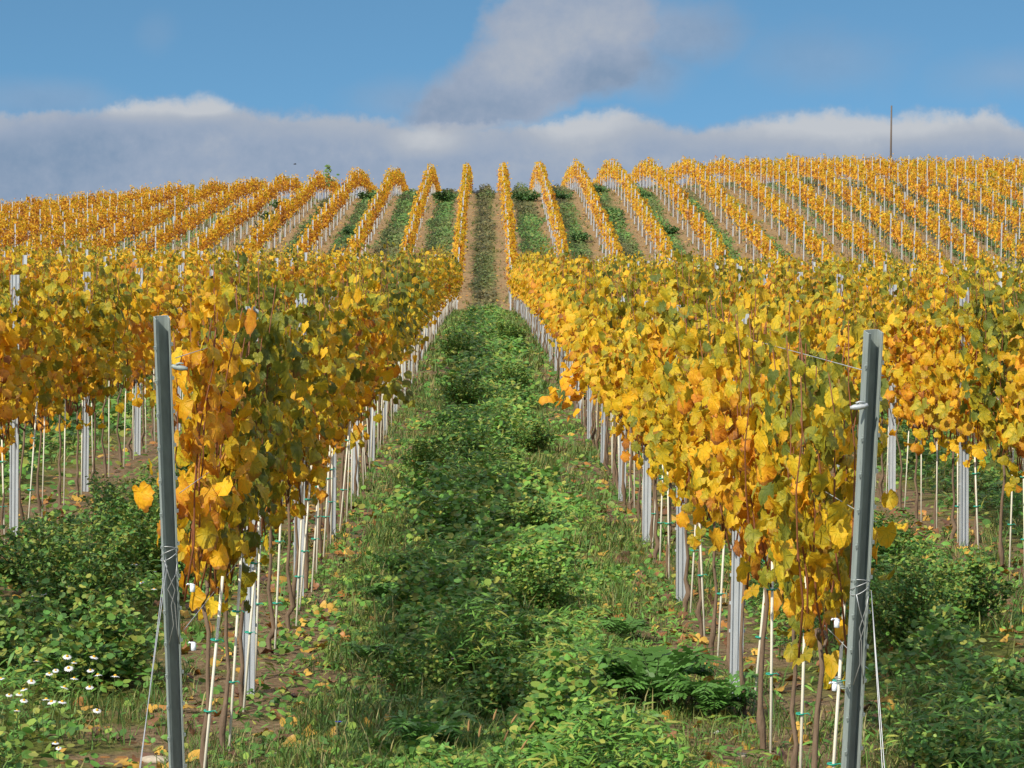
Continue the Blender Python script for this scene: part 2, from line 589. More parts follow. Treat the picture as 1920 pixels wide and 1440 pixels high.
M_STAKE = plain_mat('cream_rod', (0.70, 0.66, 0.52), 0.6, 0.3, 20.0, 0.15)
M_TIE = plain_mat('green_tie', (0.02, 0.30, 0.20), 0.5, 0.4, 20.0, 0.2)
M_WHITE = plain_mat('white_plastic', (0.72, 0.76, 0.80), 0.4, 0.5, 20.0, 0.1)
M_PETAL = plain_mat('white_petal', (0.62, 0.63, 0.62), 0.6, 0.2, 60.0, 0.08)
M_EYE = plain_mat('yellow_flower_eye', (0.62, 0.36, 0.03), 0.8, 0.1, 200.0, 0.4)
M_STEM = plain_mat('green_stem', (0.07, 0.10, 0.025), 0.7, 0.2, 30.0, 0.3)
M_SEED = plain_mat('tan_seed_head', (0.33, 0.20, 0.085), 0.9, 0.1, 200.0, 0.5)
M_STONE = plain_mat('field_stone', (0.40, 0.34, 0.25), 0.9, 0.1, 25.0, 0.4, 0, 0.5)
M_PALE = plain_mat('pale_stone', (0.50, 0.50, 0.44), 0.9, 0.1, 25.0, 0.3, 0, 0.5)
M_WOOD = plain_mat('weathered_mast', (0.13, 0.105, 0.085), 0.8, 0.2, 8.0, 0.4, 0, 0, (4, 4, .3))
M_BIRD = plain_mat('dark_feathers', (0.05, 0.05, 0.055), 0.8, 0.2, 20.0, 0.3)
M_BLUE = plain_mat('blue_petal', (0.10, 0.12, 0.55), 0.6, 0.2, 40.0, 0.2)
M_GROUND = ground_mat()


def tag(o, label=None, cat=None, group=None, kind=None):
    if label:
        o['label'] = label
    if cat:
        o['category'] = cat
    if group:
        o['group'] = group
    if kind:
        o['kind'] = kind
    return o


def empty(name, loc, rz=0.0):
    o = bpy.data.objects.new(name, None)
    COL.objects.link(o)
    o.location = loc
    o.rotation_euler = (0, 0, rz)
    o.empty_display_size = 0.1
    return o


def link(name, me, parent=None):
    o = bpy.data.objects.new(name, me)
    COL.objects.link(o)
    if parent is not None:
        o.parent = parent
    return o


# ------------------------------------------------------------------ the ground sheet
def grow(a, b, step, fac):
    out, s = [], step
    v = a
    while v < b:
        out.append(v)
        v += s
        s *= fac
    out.append(b)
    return out


def make_ground():
    xs = np.arange(-7.2, 7.4, .12)
    xo = np.array(grow(7.6, 46, .4, 1.0) + grow(48, 2500, 3, 1.25))
    xs = np.concatenate([-xo[::-1], xs, xo])
    ys = np.concatenate([np.array([-400, -150, -60, -30, -15, -6, 0, 3, 5, 6.5, 7.5]), np.arange(8.0, 48, .12), np.arange(48, 250, .5), np.array(grow(251, 5500, 3, 1.25))])
    X, Y = np.meshgrid(xs, ys)
    Z = ground(X, Y)
    V = np.stack([X, Y, Z], 2).reshape(-1, 3)
    ny, nx = X.shape
    i = (np.arange(ny - 1)[:, None] * nx + np.arange(nx - 1)[None]).ravel()
    loops = np.stack([i, i + 1, i + nx + 1, i + nx], 1).ravel()
    s = np.full(len(i), 4)
    me = arrays_mesh('ground', V, loops, s, np.full((len(V), 3), .5), np.zeros((len(V), 2)), np.zeros(len(s)), M_GROUND)
    tag(link('ground', me), 'brown soil and moss of the vineyard hill rising to the crest', None, None, 'structure')


make_ground()


# ------------------------------------------------------------------ grapevine parts
def leaf_template(seed, n_out=26, n_in=10, curl=1.0):
    """a five-lobed, toothed vine leaf; base (petiole) at the origin, tip along +y, about one unit wide"""
    rg = np.random.default_rng(seed)
    th = np.linspace(-math.pi, math.pi, n_out, endpoint=False) + math.pi / n_out
    def rad(a):
        a = np.abs(a)
        r = 0.465 + 0.075 * np.exp(-(a / .34) ** 2) + 0.03 * np.exp(-((a - 1.02) / .30) ** 2) + 0.02 * np.exp(-((a - 1.95) / .3) ** 2)
        r = r - 0.022 * np.exp(-((a - .58) / .13) ** 2)
        r = r - 0.24 * np.exp(-((a - math.pi) / .36) ** 2)
        return r
    ro = rad(th) * (1 + .035 * np.where(np.arange(n_out) % 2 == 0, 1, -1)) * rg.uniform(.94, 1.06, n_out)
    ti = np.linspace(-math.pi, math.pi, n_in, endpoint=False) + math.pi / n_in
    ri = rad(ti) * .52
    cy = 0.16
    P = [np.array([[0, cy]])]
    P.append(np.stack([ri * np.sin(ti), cy + ri * np.cos(ti)], 1))
    P.append(np.stack([ro * np.sin(th), cy + ro * np.cos(th)], 1))
    P = np.concatenate(P)
    x, y = P[:, 0], P[:, 1] - cy
    a, b, c, e = rg.uniform(-.8, 1.9) * curl, rg.uniform(.1, 1.7) * curl, rg.uniform(-1.1, 1.1) * curl, rg.uniform(-.8, .8) * curl
    z = -a * x * x - b * y * np.abs(y) * .9 + c * x * y + e * (x ** 2 - y ** 2) * .6 + .045 * curl * np.sin(7 * np.arctan2(x, y) + rg.uniform(0, 6)) * np.hypot(x, y) / .4
    T = np.stack([x, P[:, 1], z], 1)
    faces = [(0, 1 + k, 1 + (k + 1) % n_in) for k in range(n_in)]
    # stitch rings by angle
    i = j = 0
    ai, ao = ti, th
    inn = [1 + k for k in range(n_in)]
    oo = [1 + n_in + k for k in range(n_out)]
    while i < n_in or j < n_out:
        A = ai[i] if i < n_in else 9
        B = ao[j] if j < n_out else 9
        if B <= A:
            faces.append((inn[i % n_in], oo[j % n_out], oo[(j + 1) % n_out]))
            j += 1
        else:
            faces.append((inn[i % n_in], oo[j % n_out], inn[(i + 1) % n_in]))
            i += 1
    uv = np.stack([x, y + 0.1], 1)
    return T, faces, uv


def simple_leaf(seed):
    rg = np.random.default_rng(seed)
    a = rg.uniform(.05, .30)
    c = rg.uniform(-.2, .2)
    T = np.array([[0, 0, 0], [.34, .02, -a * .6], [.46, .38, -a + c], [.20, .66, -a], [0, .86, -.28], [-.20, .66, -a], [-.46, .38, -a - c], [-.34, .02, -a * .6], [0, .38, 0.0]])
    faces = [(8, k, k + 1) for k in range(7)] + [(8, 7, 0)]
    return T, faces, np.stack([T[:, 0], T[:, 1] - .2], 1)


def kite_leaf(seed):
    rg = np.random.default_rng(seed)
    a = rg.uniform(.05, .3)
    T = np.array([[0, -.05, 0], [.44, .30, -a], [.12, .85, -.2], [-.18, .82, -.25], [-.44, .32, -a + .1]])
    return T, [(0, 1, 2), (0, 2, 3), (0, 3, 4)], np.stack([T[:, 0], T[:, 1] - .2], 1)


LEAVES = {0: [leaf_template(s) for s in range(1, 10)], 1: [simple_leaf(s) for s in range(5)], 2: [kite_leaf(s) for s in range(4)]}
SUNA = np.array(SUNV)


def foliage_arrays(seed, lod, n, zlo=.90, zhi=2.04, sig=.112, smul=1.0, extra=None, width=.54):
    """leaves of one metre of trellised canopy (x across the row, y along it, z up from the ground); also the shoots"""
    rg = np.random.default_rng(seed)
    ns = 10
    st = np.linspace(-width + .04, width - .04, ns) + rg.normal(0, .045, ns)
    sx = rg.normal(0, .05, ns)
    sh = np.minimum(zhi + rg.normal(0, .14, ns) - .10, zhi + .07)
    sh[rg.integers(ns)] += rg.uniform(.02, .16)
    lean = rg.normal(0, .12, ns)
    leanx = rg.normal(0, .09, ns)
    srip = rg.normal(0, .08, ns)
    i = rg.integers(0, ns, n)
    f = rg.uniform(0, 1.0, n) ** .92
    low = rg.uniform(size=n) < .05
    z = zlo + .06 + (sh[i] - zlo - .06) * f
    z = np.where(low, zlo - rg.uniform(-.1, .24, n), z)
    s = np.where(rg.uniform(size=n) < .5, -1., 1.)
    taper = 1 - .62 * np.clip(f, 0, 1) ** 2.2
    off = np.abs(rg.normal(.03, sig, n)) * np.where(low, .6, taper) * (.55 + .45 * sstep(zlo - .05, zlo + .4, z))
    off = np.minimum(off, sig * 2.4)
    x = sx[i] + leanx[i] * f + s * off
    t = np.clip(st[i] + lean[i] * f + rg.normal(0, .07, n), -width - .12, width + .12)
    pos = np.stack([x, t, z], 1)
    nrm = np.stack([s * .75 + rg.normal(0, .55, n), rg.normal(0, .60, n) - .10, .24 + rg.normal(0, .36, n)], 1) + .42 * SUNA
    tip = np.stack([s * .30 + rg.normal(0, .34, n), rg.normal(0, .40, n), np.full(n, -1.)], 1)
    size = (.052 + .074 * rg.beta(1.5, 1.5, n)) * smul * np.where(f > .85, .78, 1.0)
    rip = .52 + srip[i] + rg.normal(0, .13, n) - .18 * sstep(.55, 1.0, f) + .06 * (z < 1.0)
    col = np.stack([rip, rg.uniform(0, 1, n), rg.uniform(0, 1, n)], 1)
    if extra is not None:
        ex, ey, ez, er, en, er0 = extra
        A, B, C = np.array([0, 0, 1.0]), np.array([ex * .55, ey, 1.02]), np.array([ex, ey, ez])
        bez = lambda q: (1 - q)[:, None] ** 2 * A + (2 * q * (1 - q))[:, None] * B + (q ** 2)[:, None] * C
        droop = bez(np.linspace(0, 1, 8))
        d = rg.normal(0, 1, (en, 3)) * np.array([er * .5, er * .8, er * .45])
        pos = np.concatenate([pos, bez(rg.uniform(.3, 1.02, en)) + d])
        nrm = np.concatenate([nrm, np.stack([np.full(en, np.sign(ex) * .4), np.full(en, -.5), np.full(en, .5)], 1) + rg.normal(0, .35, (en, 3))])
        tip = np.concatenate([tip, np.stack([np.full(en, np.sign(ex) * .8), np.full(en, -.2), np.full(en, -.6)], 1) + rg.normal(0, .3, (en, 3))])
        size = np.concatenate([size, rg.uniform(.10, .15, en)])
        col = np.concatenate([col, np.stack([er0 + rg.normal(0, .06, en), rg.uniform(.4, 1, en), rg.uniform(0, 1, en)], 1)])
    mb = MB()
    tmpl = LEAVES[lod]
    k = rg.integers(0, len(tmpl), len(pos))
    for j, (T, fs, uv) in enumerate(tmpl):
        q = k == j
        if q.any():
            place_leaves(mb, T, fs, pos[q], tip[q], nrm[q], size[q], col[q], 0, uv)
    shoots = []
    for j in range(ns):
        h = np.linspace(0, 1, 6)
        zz = .80 + (sh[j] - .80) * h
        shoots.append(np.stack([sx[j] + leanx[j] * h + .015 * np.sin(h * 9 + j), st[j] + lean[j] * h + .02 * np.cos(h * 7 + j), zz], 1))
    if extra is not None:
        shoots.append(droop)
    return mb, shoots


def trunk_arrays(seed, lod, mat=0):
    rg = np.random.default_rng(seed + 500)
    mb = MB()
    n = 7 if lod == 0 else 4
    zz = np.array([-.12, 0, .08, .14, .22, .36, .52, .68, .80])
    w = rg.normal(0, .018, (len(zz), 2))
    w = np.cumsum(w, 0) * .8
    w[:3] *= .4
    w[3] += rg.normal(0, .018, 2)
    P = np.column_stack([w - w[-1] * (zz / .8)[:, None], zz])
    r = np.array([.014, .013, .015, .019, .0115, .010, .009, .0088, .0085]) * rg.uniform(.85, 1.15) * rg.uniform(.9, 1.12, 9)
    tube(mb, P, r, n, mat=mat)
    for s in (-1, 1):
        h = np.linspace(0, 1, 6)
        L = rg.uniform(.30, .46)
        arm = np.stack([.012 * np.sin(h * 7 + seed), s * L * h, .79 + .10 * np.sin(h * 2.6) * rg.uniform(.4, 1.0) - .02 * h], 1)
        arm[0] = P[-1]
        tube(mb, arm, np.linspace(.0095, .005, 6), n, mat=mat)
    return mb


def shoots_mb(shoots, n):
    mb = MB()
    for P in shoots:
        tube(mb, P, np.linspace(.0048, .0022, len(P)), n)
    return mb


NV = {0: 10, 1: 8, 2: 8}
FOL, TRK, SHT, FARR = {}, {}, {}, {}
for lod, cnt, sm in ((0, 365, 1.0), (1, 280, 1.08), (2, 205, 1.2)):
    for k in range(NV[lod]):
        mb, sh = foliage_arrays(100 * lod + k, lod, cnt, smul=sm)
        FOL[lod, k] = mb.mesh('foliage', M_LEAF)
        TRK[lod, k] = trunk_arrays(100 * lod + k, lod).mesh('trunk', M_TRUNK)
        SHT[lod, k] = shoots_mb(sh, 5 if lod == 0 else 3).mesh('canes', M_CANE)
        if lod:
            tr = trunk_arrays(100 * lod + k, 2, 1)
            FARR['n', lod, k] = (mb.arrays(), tr.arrays())
for k in range(10):          # the sparser canopies of the far slope
    mb, sh = foliage_arrays(900 + k, 2, 120, zlo=.98, zhi=2.02, sig=.105, smul=1.45, width=.45)
    FARR['h', 2, k] = (mb.arrays(), trunk_arrays(900 + k, 2, 1).arrays())

# ------------------------------------------------------------------ the rows: where every post and vine stands
YEND = 121.0                      # the near block ends here, the far slope begins behind a headland
HILL0, HILL1 = 125.5, 243.0
rows = [k for k in range(-15, 19) if k != 0]
rnd = random.Random(7)


def row_x(k):
    return X0 + (k - .5) * 2 * ROWX if k > 0 else X0 + (k + .5) * 2 * ROWX


ORD = ('first second third fourth fifth sixth seventh eighth ninth tenth eleventh twelfth thirteenth fourteenth fifteenth sixteenth seventeenth eighteenth nineteenth').split()
TENS = {2: 'twent', 3: 'thirt', 4: 'fort', 5: 'fift', 6: 'sixt', 7: 'sevent', 8: 'eight', 9: 'ninet'}


def ordw(n):
    if n < 20:
        return ORD[n - 1]
    if n >= 100:
        return 'hundredth' if n == 100 else 'hundred-and-' + ordw(n - 100)
    t, u = divmod(n, 10)
    return TENS[t] + ('ieth' if u == 0 else 'y-' + ORD[u - 1])


def row_words(k):
    return f"{ordw(abs(k))} row {'left' if k < 0 else 'right'} of the green lane"


posts, vines = [], []             # dicts
for k in rows:
    x = row_x(k)
    jig = rnd.uniform(-.2, .2) if abs(k) > 1 else 0
    for blk, y0, y1 in (('n', 10.7, YEND), ('h', HILL0, HILL1)):
        npost = int((y1 - y0) / 4.05) + 1
        for i in range(npost):
            y = y0 + 4.05 * i + jig
            px, py = to_px(x, y, g1(x, y) + 1.2)
            inview = -60 < px < 1980 and y > 9
            if -420 < px < 2350 and (y < 242 or blk == 'n'):
                off = 0 if blk == 'n' else (-.13 if k > 0 else .03)
                posts.append(dict(k=k, blk=blk, i=i, x=x + off, y=y, px=px, inview=inview))
            for q in range(4):
                yv = y + .52 + 1.01 * q
                if yv > y1 - .3:
                    continue
                pv, _ = to_px(x, yv, g1(x, yv) + 1.2)
                if not -420 < pv < 2350:
                    continue
                if blk == 'h' and rnd.random() < .05:
                    continue                      # a vine is missing
                vines.append(dict(k=k, blk=blk, x=x + rnd.gauss(0, .015), y=yv, px=pv, inview=-60 < pv < 1980))

# end posts of the two rows by the lane lean back towards the viewer and are built by hand
posts = [p for p in posts if not (p['blk'] == 'n' and abs(p['k']) == 1 and p['i'] == 0)]
vines = [v for v in vines if not (v['k'] == -1 and v['y'] < 12.0) and not (v['k'] == 1 and v['y'] < 10.5)]


def score_vine(v):
    if not v['inview']:
        return -1
    w = {1: 1.0, 2: .62}.get(abs(v['k']), .42) if v['blk'] == 'n' else .5
    return w / v['y']


def score_post(p):
    if not p['inview']:
        return -1
    if p['blk'] == 'h':
        return 1.25 / p['y'] if p['y'] < 205 else -1
    a = abs(p['k'])
    vis = .85 if a == 1 else (.8 if a == 2 and p['y'] < 36 else .22)
    return vis / p['y']


def number(items):
    """place of each in view along its row and block, counted from the viewer"""
    cnt = {}
    for it in sorted(items, key=lambda a: a['y']):
        key = (it['k'], it['blk'])
        if it['inview']:
            cnt[key] = cnt.get(key, 0) + 1
            it['n'] = cnt[key]
        else:
            it['n'] = 0


number(posts)
number(vines)


def ripeness(x, y, k, blk):
    if blk == 'h':
        return .665 + .08 * rnd.gauss(0, 1) + (.05 if k < -3 else 0)
    r = .485 + .10 * rnd.gauss(0, 1)
    if k > 0:
        r += -.10 * sstep(17, 11.5, y) + .05 * sstep(18, 30, y)
    elif k == -1:
        r += -.05 - .05 * sstep(20, 12, y) - .09 * sstep(24, 36, y) * sstep(60, 45, y) + .04 * sstep(50, 80, y)
    else:
        r += -.09 * (vnoise(x * .3, y * .12, 5) > .55) + .09
    return float(r)


vines.sort(key=score_vine, reverse=True)
single, rest = vines[:300], vines[300:]
SPECIAL = {}
for v in single:                  # the two drooping shoots that hang out over the lane
    if v['k'] == 1 and abs(v['y'] - 33.4) < .51 and 'R' not in SPECIAL:
        SPECIAL['R'] = id(v)
        v['extra'] = (-.38, -.1, .52, .17, 46, .56)
    if v['k'] == -1 and abs(v['y'] - 29.6) < .51 and 'L' not in SPECIAL:
        SPECIAL['L'] = id(v)
        v['extra'] = (.52, 0, .70, .13, 20, .22)

for v in sorted(single, key=lambda a: a['y']):
    x, y = v['x'], v['y']
    z = g1(x, y)
    lod = 0 if y < 27 else (1 if y < 62 else 2)
    kk = rnd.randrange(NV[lod])
    v['lod'] = lod
    e = empty('grapevine', (x, y, z), rnd.gauss(0, .03))
    rp = ripeness(x, y, v['k'], v['blk'])
    look = 'greenish' if rp < .42 else ('golden' if rp < .55 else 'orange-tinged')
    if 'extra' in v:
        look = 'low-drooping'
    tag(e, f"{look} vine, {ordw(v['n'])} in view along the {row_words(v['k'])}", 'grapevine', 'grapevines trained along the trellis rows')
    sc = rnd.uniform(.94, 1.06)
    fm = FOL[lod, kk]
    if 'extra' in v:
        fm, xs_ = foliage_arrays(777 + v['k'], lod, 320, extra=v['extra'])
        fm = fm.mesh('foliage', M_LEAF)
    fo = link('foliage', fm, e)
    fo.scale = (rnd.uniform(.88, 1.12) * (.8 if y < 15 else 1.0), 1.0, sc)
    fo.color = (rp, 0, 0, 1)
    link('trunk', TRK[lod, kk], e)
    so = link('canes', shoots_mb(xs_, 4).mesh('canes', M_CANE) if 'extra' in v else SHT[lod, kk], e)
    so.scale = (1, 1, sc)

# the hundreds of vines behind: one mass
big = MB()
for v in rest:
    x, y = v['x'], v['y']
    if v['blk'] == 'h' and y > 243:
        continue
    z = g1(x, y)
    lod = 1 if v['blk'] == 'n' and y < 50 else 2
    kk = rnd.randrange(10 if v['blk'] == 'h' else NV[lod])
    sx = rnd.uniform(.85, 1.15)
    sz = rnd.uniform(.93, 1.06) if v['blk'] == 'n' else rnd.uniform(.84, 1.09)
    rp = ripeness(x, y, v['k'], v['blk'])
    for j, (V, f, s, c, u, m) in enumerate(FARR[v['blk'], lod, kk]):
        flip = -1 if rnd.random() < .5 else 1
        c2 = c.copy()
        if j == 0:
            c2[:, 0] += rp - .5
        big.raw(V * np.array([sx, 1, sz]) + np.array([x, y, z]), f, s, c2, u, j)
bo = big.build('grapevine_rows', [M_LEAF, M_TRUNK])
bo.color = (.5, 0, 0, 1)
tag(bo, 'mass of golden vines in trellised rows filling the block and the far slope', 'grapevines', None, 'stuff')
del big


# ------------------------------------------------------------------ posts
def profile_post(front, th, h, bury=.3, seed=0, slots=False):
    """a rolled steel section: an open profile (x, y) given its thickness, stood up"""
    P = np.array(front, float)
    d = np.gradient(P, axis=0)
    nn = np.stack([-d[:, 1], d[:, 0]], 1)
    nn /= np.linalg.norm(nn, axis=1)[:, None]
    ring = np.concatenate([P, (P + nn * th)[::-1]])
    n, k = len(ring), len(P)
    zs = [-bury, h]
    V = np.concatenate([np.column_stack([ring, np.full(n, z)]) for z in zs])
    fs = []
    for i in range(n):
        fs.append((i, (i + 1) % n, n + (i + 1) % n, n + i))
    for lev, flip in ((0, True), (n, False)):
        for i in range(k - 1):
            q = (lev + i, lev + i + 1, lev + n - 2 - i, lev + n - 1 - i)
            fs.append(q[::-1] if flip else q)
    mb = MB()
    mb.add(V, fs)
    return mb


FLUTED = [(-.030, .032), (-.030, .0), (-.022, .0), (-.018, .009), (-.008, .009), (-.004, .0), (.004, .0), (.008, .009), (.018, .009), (.022, .0), (.030, .0), (.030, .032)]
PLAINP = [(-.030, .032), (-.030, .0), (-.012, .010), (.012, .010), (.030, .0), (.030, .032)]
post_mb = profile_post(FLUTED, .003, 1.94)
# wire notches punched up both edges, seen as little hooks
for s in (-1, 1):
    for z in np.arange(.35, 1.9, .14):
        c = np.array([s * .0335, .018, z])
        q = np.array([[-1, -1, -1], [1, -1, -1], [1, 1, -1], [-1, 1, -1], [-1, -1, 1], [1, -1, 1], [1, 1, 1], [-1, 1, 1]]) * np.array([.0034, .006, .008])
        post_mb.add(c + q, [(0, 3, 2, 1), (4, 5, 6, 7), (0, 1, 5, 4), (1, 2, 6, 5), (2, 3, 7, 6), (3, 0, 4, 7)])
POST_NEAR = post_mb.mesh('trellis_post', M_STEEL, smooth=False)
POST_FAR = profile_post(PLAINP, .004, 1.97).mesh('trellis_post', M_STEEL, smooth=False)
POST_FAR_A = profile_post(PLAINP, .004, 1.97).arrays()

posts.sort(key=score_post, reverse=True)
psingle, prest = posts[:296], posts[296:]
for p in sorted(psingle, key=lambda a: a['y']):
    o = link('trellis_post', POST_NEAR if p['y'] < 60 else POST_FAR)
    o.location = (p['x'], p['y'], g1(p['x'], p['y']))
    o.rotation_euler = (rnd.gauss(0, .008), rnd.gauss(.004, .008), rnd.gauss(0, .12))
    o.scale = (1.12, 1, rnd.uniform(.98, 1.04) * ((1.0 if abs(p['k']) == 1 else (1.045 if p['blk'] == 'n' else 1.04)) if p['blk'] == 'n' else 1.03))
    if p['blk'] == 'n':
        lb = f"{ordw(p['n'])} pale steel post in view along the {row_words(p['k'])}"
    else:
        lb = f"{ordw(p['n'])} steel post up the far slope in the {row_words(p['k'])}"
    tag(o, lb, 'post', 'steel trellis posts along the vine rows')
pm = MB()
for p in prest:
    if p['y'] > 240:
        continue
    V, f, s, c, u, m = POST_FAR_A
    sz = rnd.uniform(.97, 1.06)
    lx, ly = rnd.gauss(.004, .008), rnd.gauss(0, .008)
    W = V * np.array([1, 1, sz])
    W = W + np.stack([W[:, 2] * lx, W[:, 2] * ly, 0 * W[:, 2]], 1) + np.array([p['x'], p['y'], g1(p['x'], p['y'])])
    pm.raw(W, f, s, c, u, 0)
if pm.nv:
    tag(pm.build('trellis_posts', M_STEEL, smooth=False), 'pale steel posts half hidden in the vine rows farther back', 'posts', None, 'stuff')


# the two leaning end posts
CHANNEL = [(-.016, .004), (-.027, .0), (-.027, .043), (-.014, .048), (.014, .048), (.027, .043), (.027, .0), (.021, .004)]


def box_mb(mb, c, h):
    q = np.array([[-1, -1, -1], [1, -1, -1], [1, 1, -1], [-1, 1, -1], [-1, -1, 1], [1, -1, 1], [1, 1, 1], [-1, 1, 1]]) * np.array(h)
    mb.add(np.array(c) + q, [(0, 3, 2, 1), (4, 5, 6, 7), (0, 1, 5, 4), (1, 2, 6, 5), (2, 3, 7, 6), (3, 0, 4, 7)])


HOOK = MB()
box_mb(HOOK, (0, 0, 0), (.005, .004, .006))
box_mb(HOOK, (.004, 0, .009), (.0022, .004, .006))
HOOK = HOOK.mesh('wire_hook', M_STEEL2, smooth=False)
SLOT = MB()
box_mb(SLOT, (0, 0, 0), (.0035, .0012, .009))
M_HOLE = plain_mat('punched_slot', (.55, .58, .57), .5, .4, 20, .2)
SLOT = SLOT.mesh('punched_tab', M_HOLE, smooth=False)


def end_post(x, ytop, ztop, slope, label):
    yb = ytop
    for _ in range(20):
        zb = g1(x, yb)
        yb = ytop + (ztop - zb) * slope
    L = math.hypot(ztop - zb, yb - ytop)
    e = empty('end_post', (x, yb, zb))
    e.rotation_mode = 'ZYX'              # turned about its own length first, then leaned
    e.rotation_euler = Euler((math.atan(slope), R(-.45) if x < 0 else R(.1), R(17)), 'ZYX')
    tag(e, label, 'post', None)
    profile_post(CHANNEL, -.0035, L, .3).build('channel', M_STEEL2, e, smooth=False)
    for n in range(int(L / .13)):
        z = .18 + .13 * n
        if z > L - .06:
            break
        h = link('wire_hook', HOOK, e)
        h.location = (-.0305, .004, z)
        h = link('wire_hook', HOOK, e)
        h.location = (.0305, .004, z + .01)
        h.rotation_euler = (0, 0, math.pi)
        if n % 2 == 0:
            h = link('punched_tab', SLOT, e)
            h.location = (.004, .0465, z + .04)
    # wire bound round the post where the stay is tied on
    wz = L * .56
    mb = MB()
    rg = np.random.default_rng(int(x * 100) + 900)
    for q in range(3):
        a = np.linspace(0, 2 * math.pi, 17)
        tube(mb, np.stack([.033 * np.cos(a), .022 + .031 * np.sin(a), wz + .012 * q + .02 * np.cos(a + q)], 1), .0017, 5)
    P = np.array([[-.025, -.006, wz - .01], [-.012, -.012, wz - .07], [.010, -.012, wz - .13], [-.006, -.01, wz - .19], [.0, -.012, wz - .27], [-.02, -.008, wz - .35]])
    tube(mb, P, .0018, 5)
    tube(mb, P * np.array([-1, 1, 1]) + rg.normal(0, .004, P.shape), .0018, 5)
    mb.build('wire_binding', M_WIRE, e)
    return e, L


def at_end(e, L, x, f):
    """point at fraction f of an end post's length"""
    c = Euler(e.rotation_euler, 'ZYX').to_matrix() @ Vector((x, -.006, L * f))
    return np.array(e.location) + np.array(c)


XL, XR = row_x(-1), row_x(1)
eL, LL = end_post(XL + .03, 10.59, .229, .30, 'leaning grey channel end post of the row left of the green lane')
eR, LR = end_post(XR + .012, 9.70, .180, .32, 'leaning grey channel end post of the row right of the green lane')
for e, L, x, dy, side in ((eL, LL, -.02, -1.25, 'left'), (eR, LR, .03, -.62, 'right')):
    for q, nm in ((0, 'outer'), (1, 'inner')):
        a = at_end(e, L, x + .004 * q, .56 - .015 * q)
        b = np.array([a[0] + (-.012 if side == 'left' else .02) - .018 * q, a[1] + dy, 0])
        b[2] = g1(b[0], b[1]) - .03
        mb = MB()
        tube(mb, np.linspace(a, b, 9), .0017, 5)
        tag(mb.build('stay_wire', M_WIRE), f'thin {nm} stay wire running from the {side} leaning end post down to the soil', 'wire', 'stay wires of the two end posts')

# trellis wires of the two rows beside the lane
for k, e, L in ((-1, eL, LL), (1, eR, LR)):
    for nm, f, h in (('top', .93, 1.86), ('middle', .68, 1.32), ('lowest', .42, .80)):
        a = at_end(e, L, 0, f)
        ys = np.concatenate([[a[1]], np.arange(14.75, YEND, 4.05)])
        P = np.array([[row_x(k) + .036, y, g1(row_x(k), y) + h] for y in ys])
        P[0] = a + np.array([.036, .03, 0])
        mb = MB()
        tube(mb, P, .0016, 4)
        tag(mb.build('trellis_wire', M_WIRE), f'{nm} trellis wire of the {row_words(k)}', 'wire', 'trellis wires of the two rows beside the lane')

# wire grips near the post tops and the coiled tensioner
for e, L, sx, f, lb in ((eL, LL, .055, .91, 'dark wire grip near the top of the left leaning end post'), (eR, LR, -.052, .88, 'silvery wire grip near the top of the right leaning end post')):
    c = at_end(e, L, sx, f)
    mb = MB()
    tube(mb, np.array([[-.03, 0, -.004], [-.018, 0, -.002], [0, 0, .0], [.018, 0, .003], [.03, 0, .008]]) * np.array([np.sign(-sx), 1, 1]), [.005, .009, .011, .009, .006], 8)
    tube(mb, np.array([[-.012, -.008, .012], [.0, -.008, .017], [.016, -.008, .015]]), .004, 6)
    o = mb.build('wire_grip', M_STEEL2 if sx > 0 else M_STEEL)
    o.location = c
    tag(o, lb, 'wire grip', None)
c = at_end(eR, LR, -.06, .40)
a = np.linspace(0, 2 * math.pi * 7, 90)
mb = MB()
tube(mb, np.stack([.012 * np.cos(a) - .03 + .035 * a / a[-1], .012 * np.sin(a), .03 - .06 * a / a[-1]], 1), .0024, 5)
o = mb.build('tension_spring', M_STEEL2)
o.scale = (.7, .7, .7)
o.location = c
tag(o, 'small coiled steel spring beside the right leaning end post', 'spring')


# ------------------------------------------------------------------ training stakes with green ties
def stake_mesh(n, h=1.0, r=.0065):
    mb = MB()
    tube(mb, np.array([[0, 0, -.15], [0, 0, h * .5], [0, 0, h]]), r, n)
    return mb


ROD = [stake_mesh(8, h).mesh('rod', M_STAKE) for h in (.92, 1.0, 1.08)]
RODF = [stake_mesh(5, h, .0058).mesh('stake', M_STAKE) for h in (.92, 1.0, 1.08)]
TIE = MB()
a = np.linspace(0, 2 * math.pi, 11)
tube(TIE, np.stack([.016 * np.cos(a) - .008, .013 * np.sin(a), .002 * np.sin(a)], 1), .004, 5)
tube(TIE, np.array([[.006, -.01, 0], [.022, -.02, .006], [.034, -.022, -.004]]), .0022, 4)
TIE = TIE.mesh('tie', M_TIE)


def score_stake(v):
    if not v['inview']:
        return -1
    a = abs(v['k'])
    if v['blk'] == 'h':
        return .55 / v['y'] if v['y'] < 200 else -1
    return (1.0 if a == 1 else (.75 if a == 2 and v['y'] < 40 else .05)) / v['y']


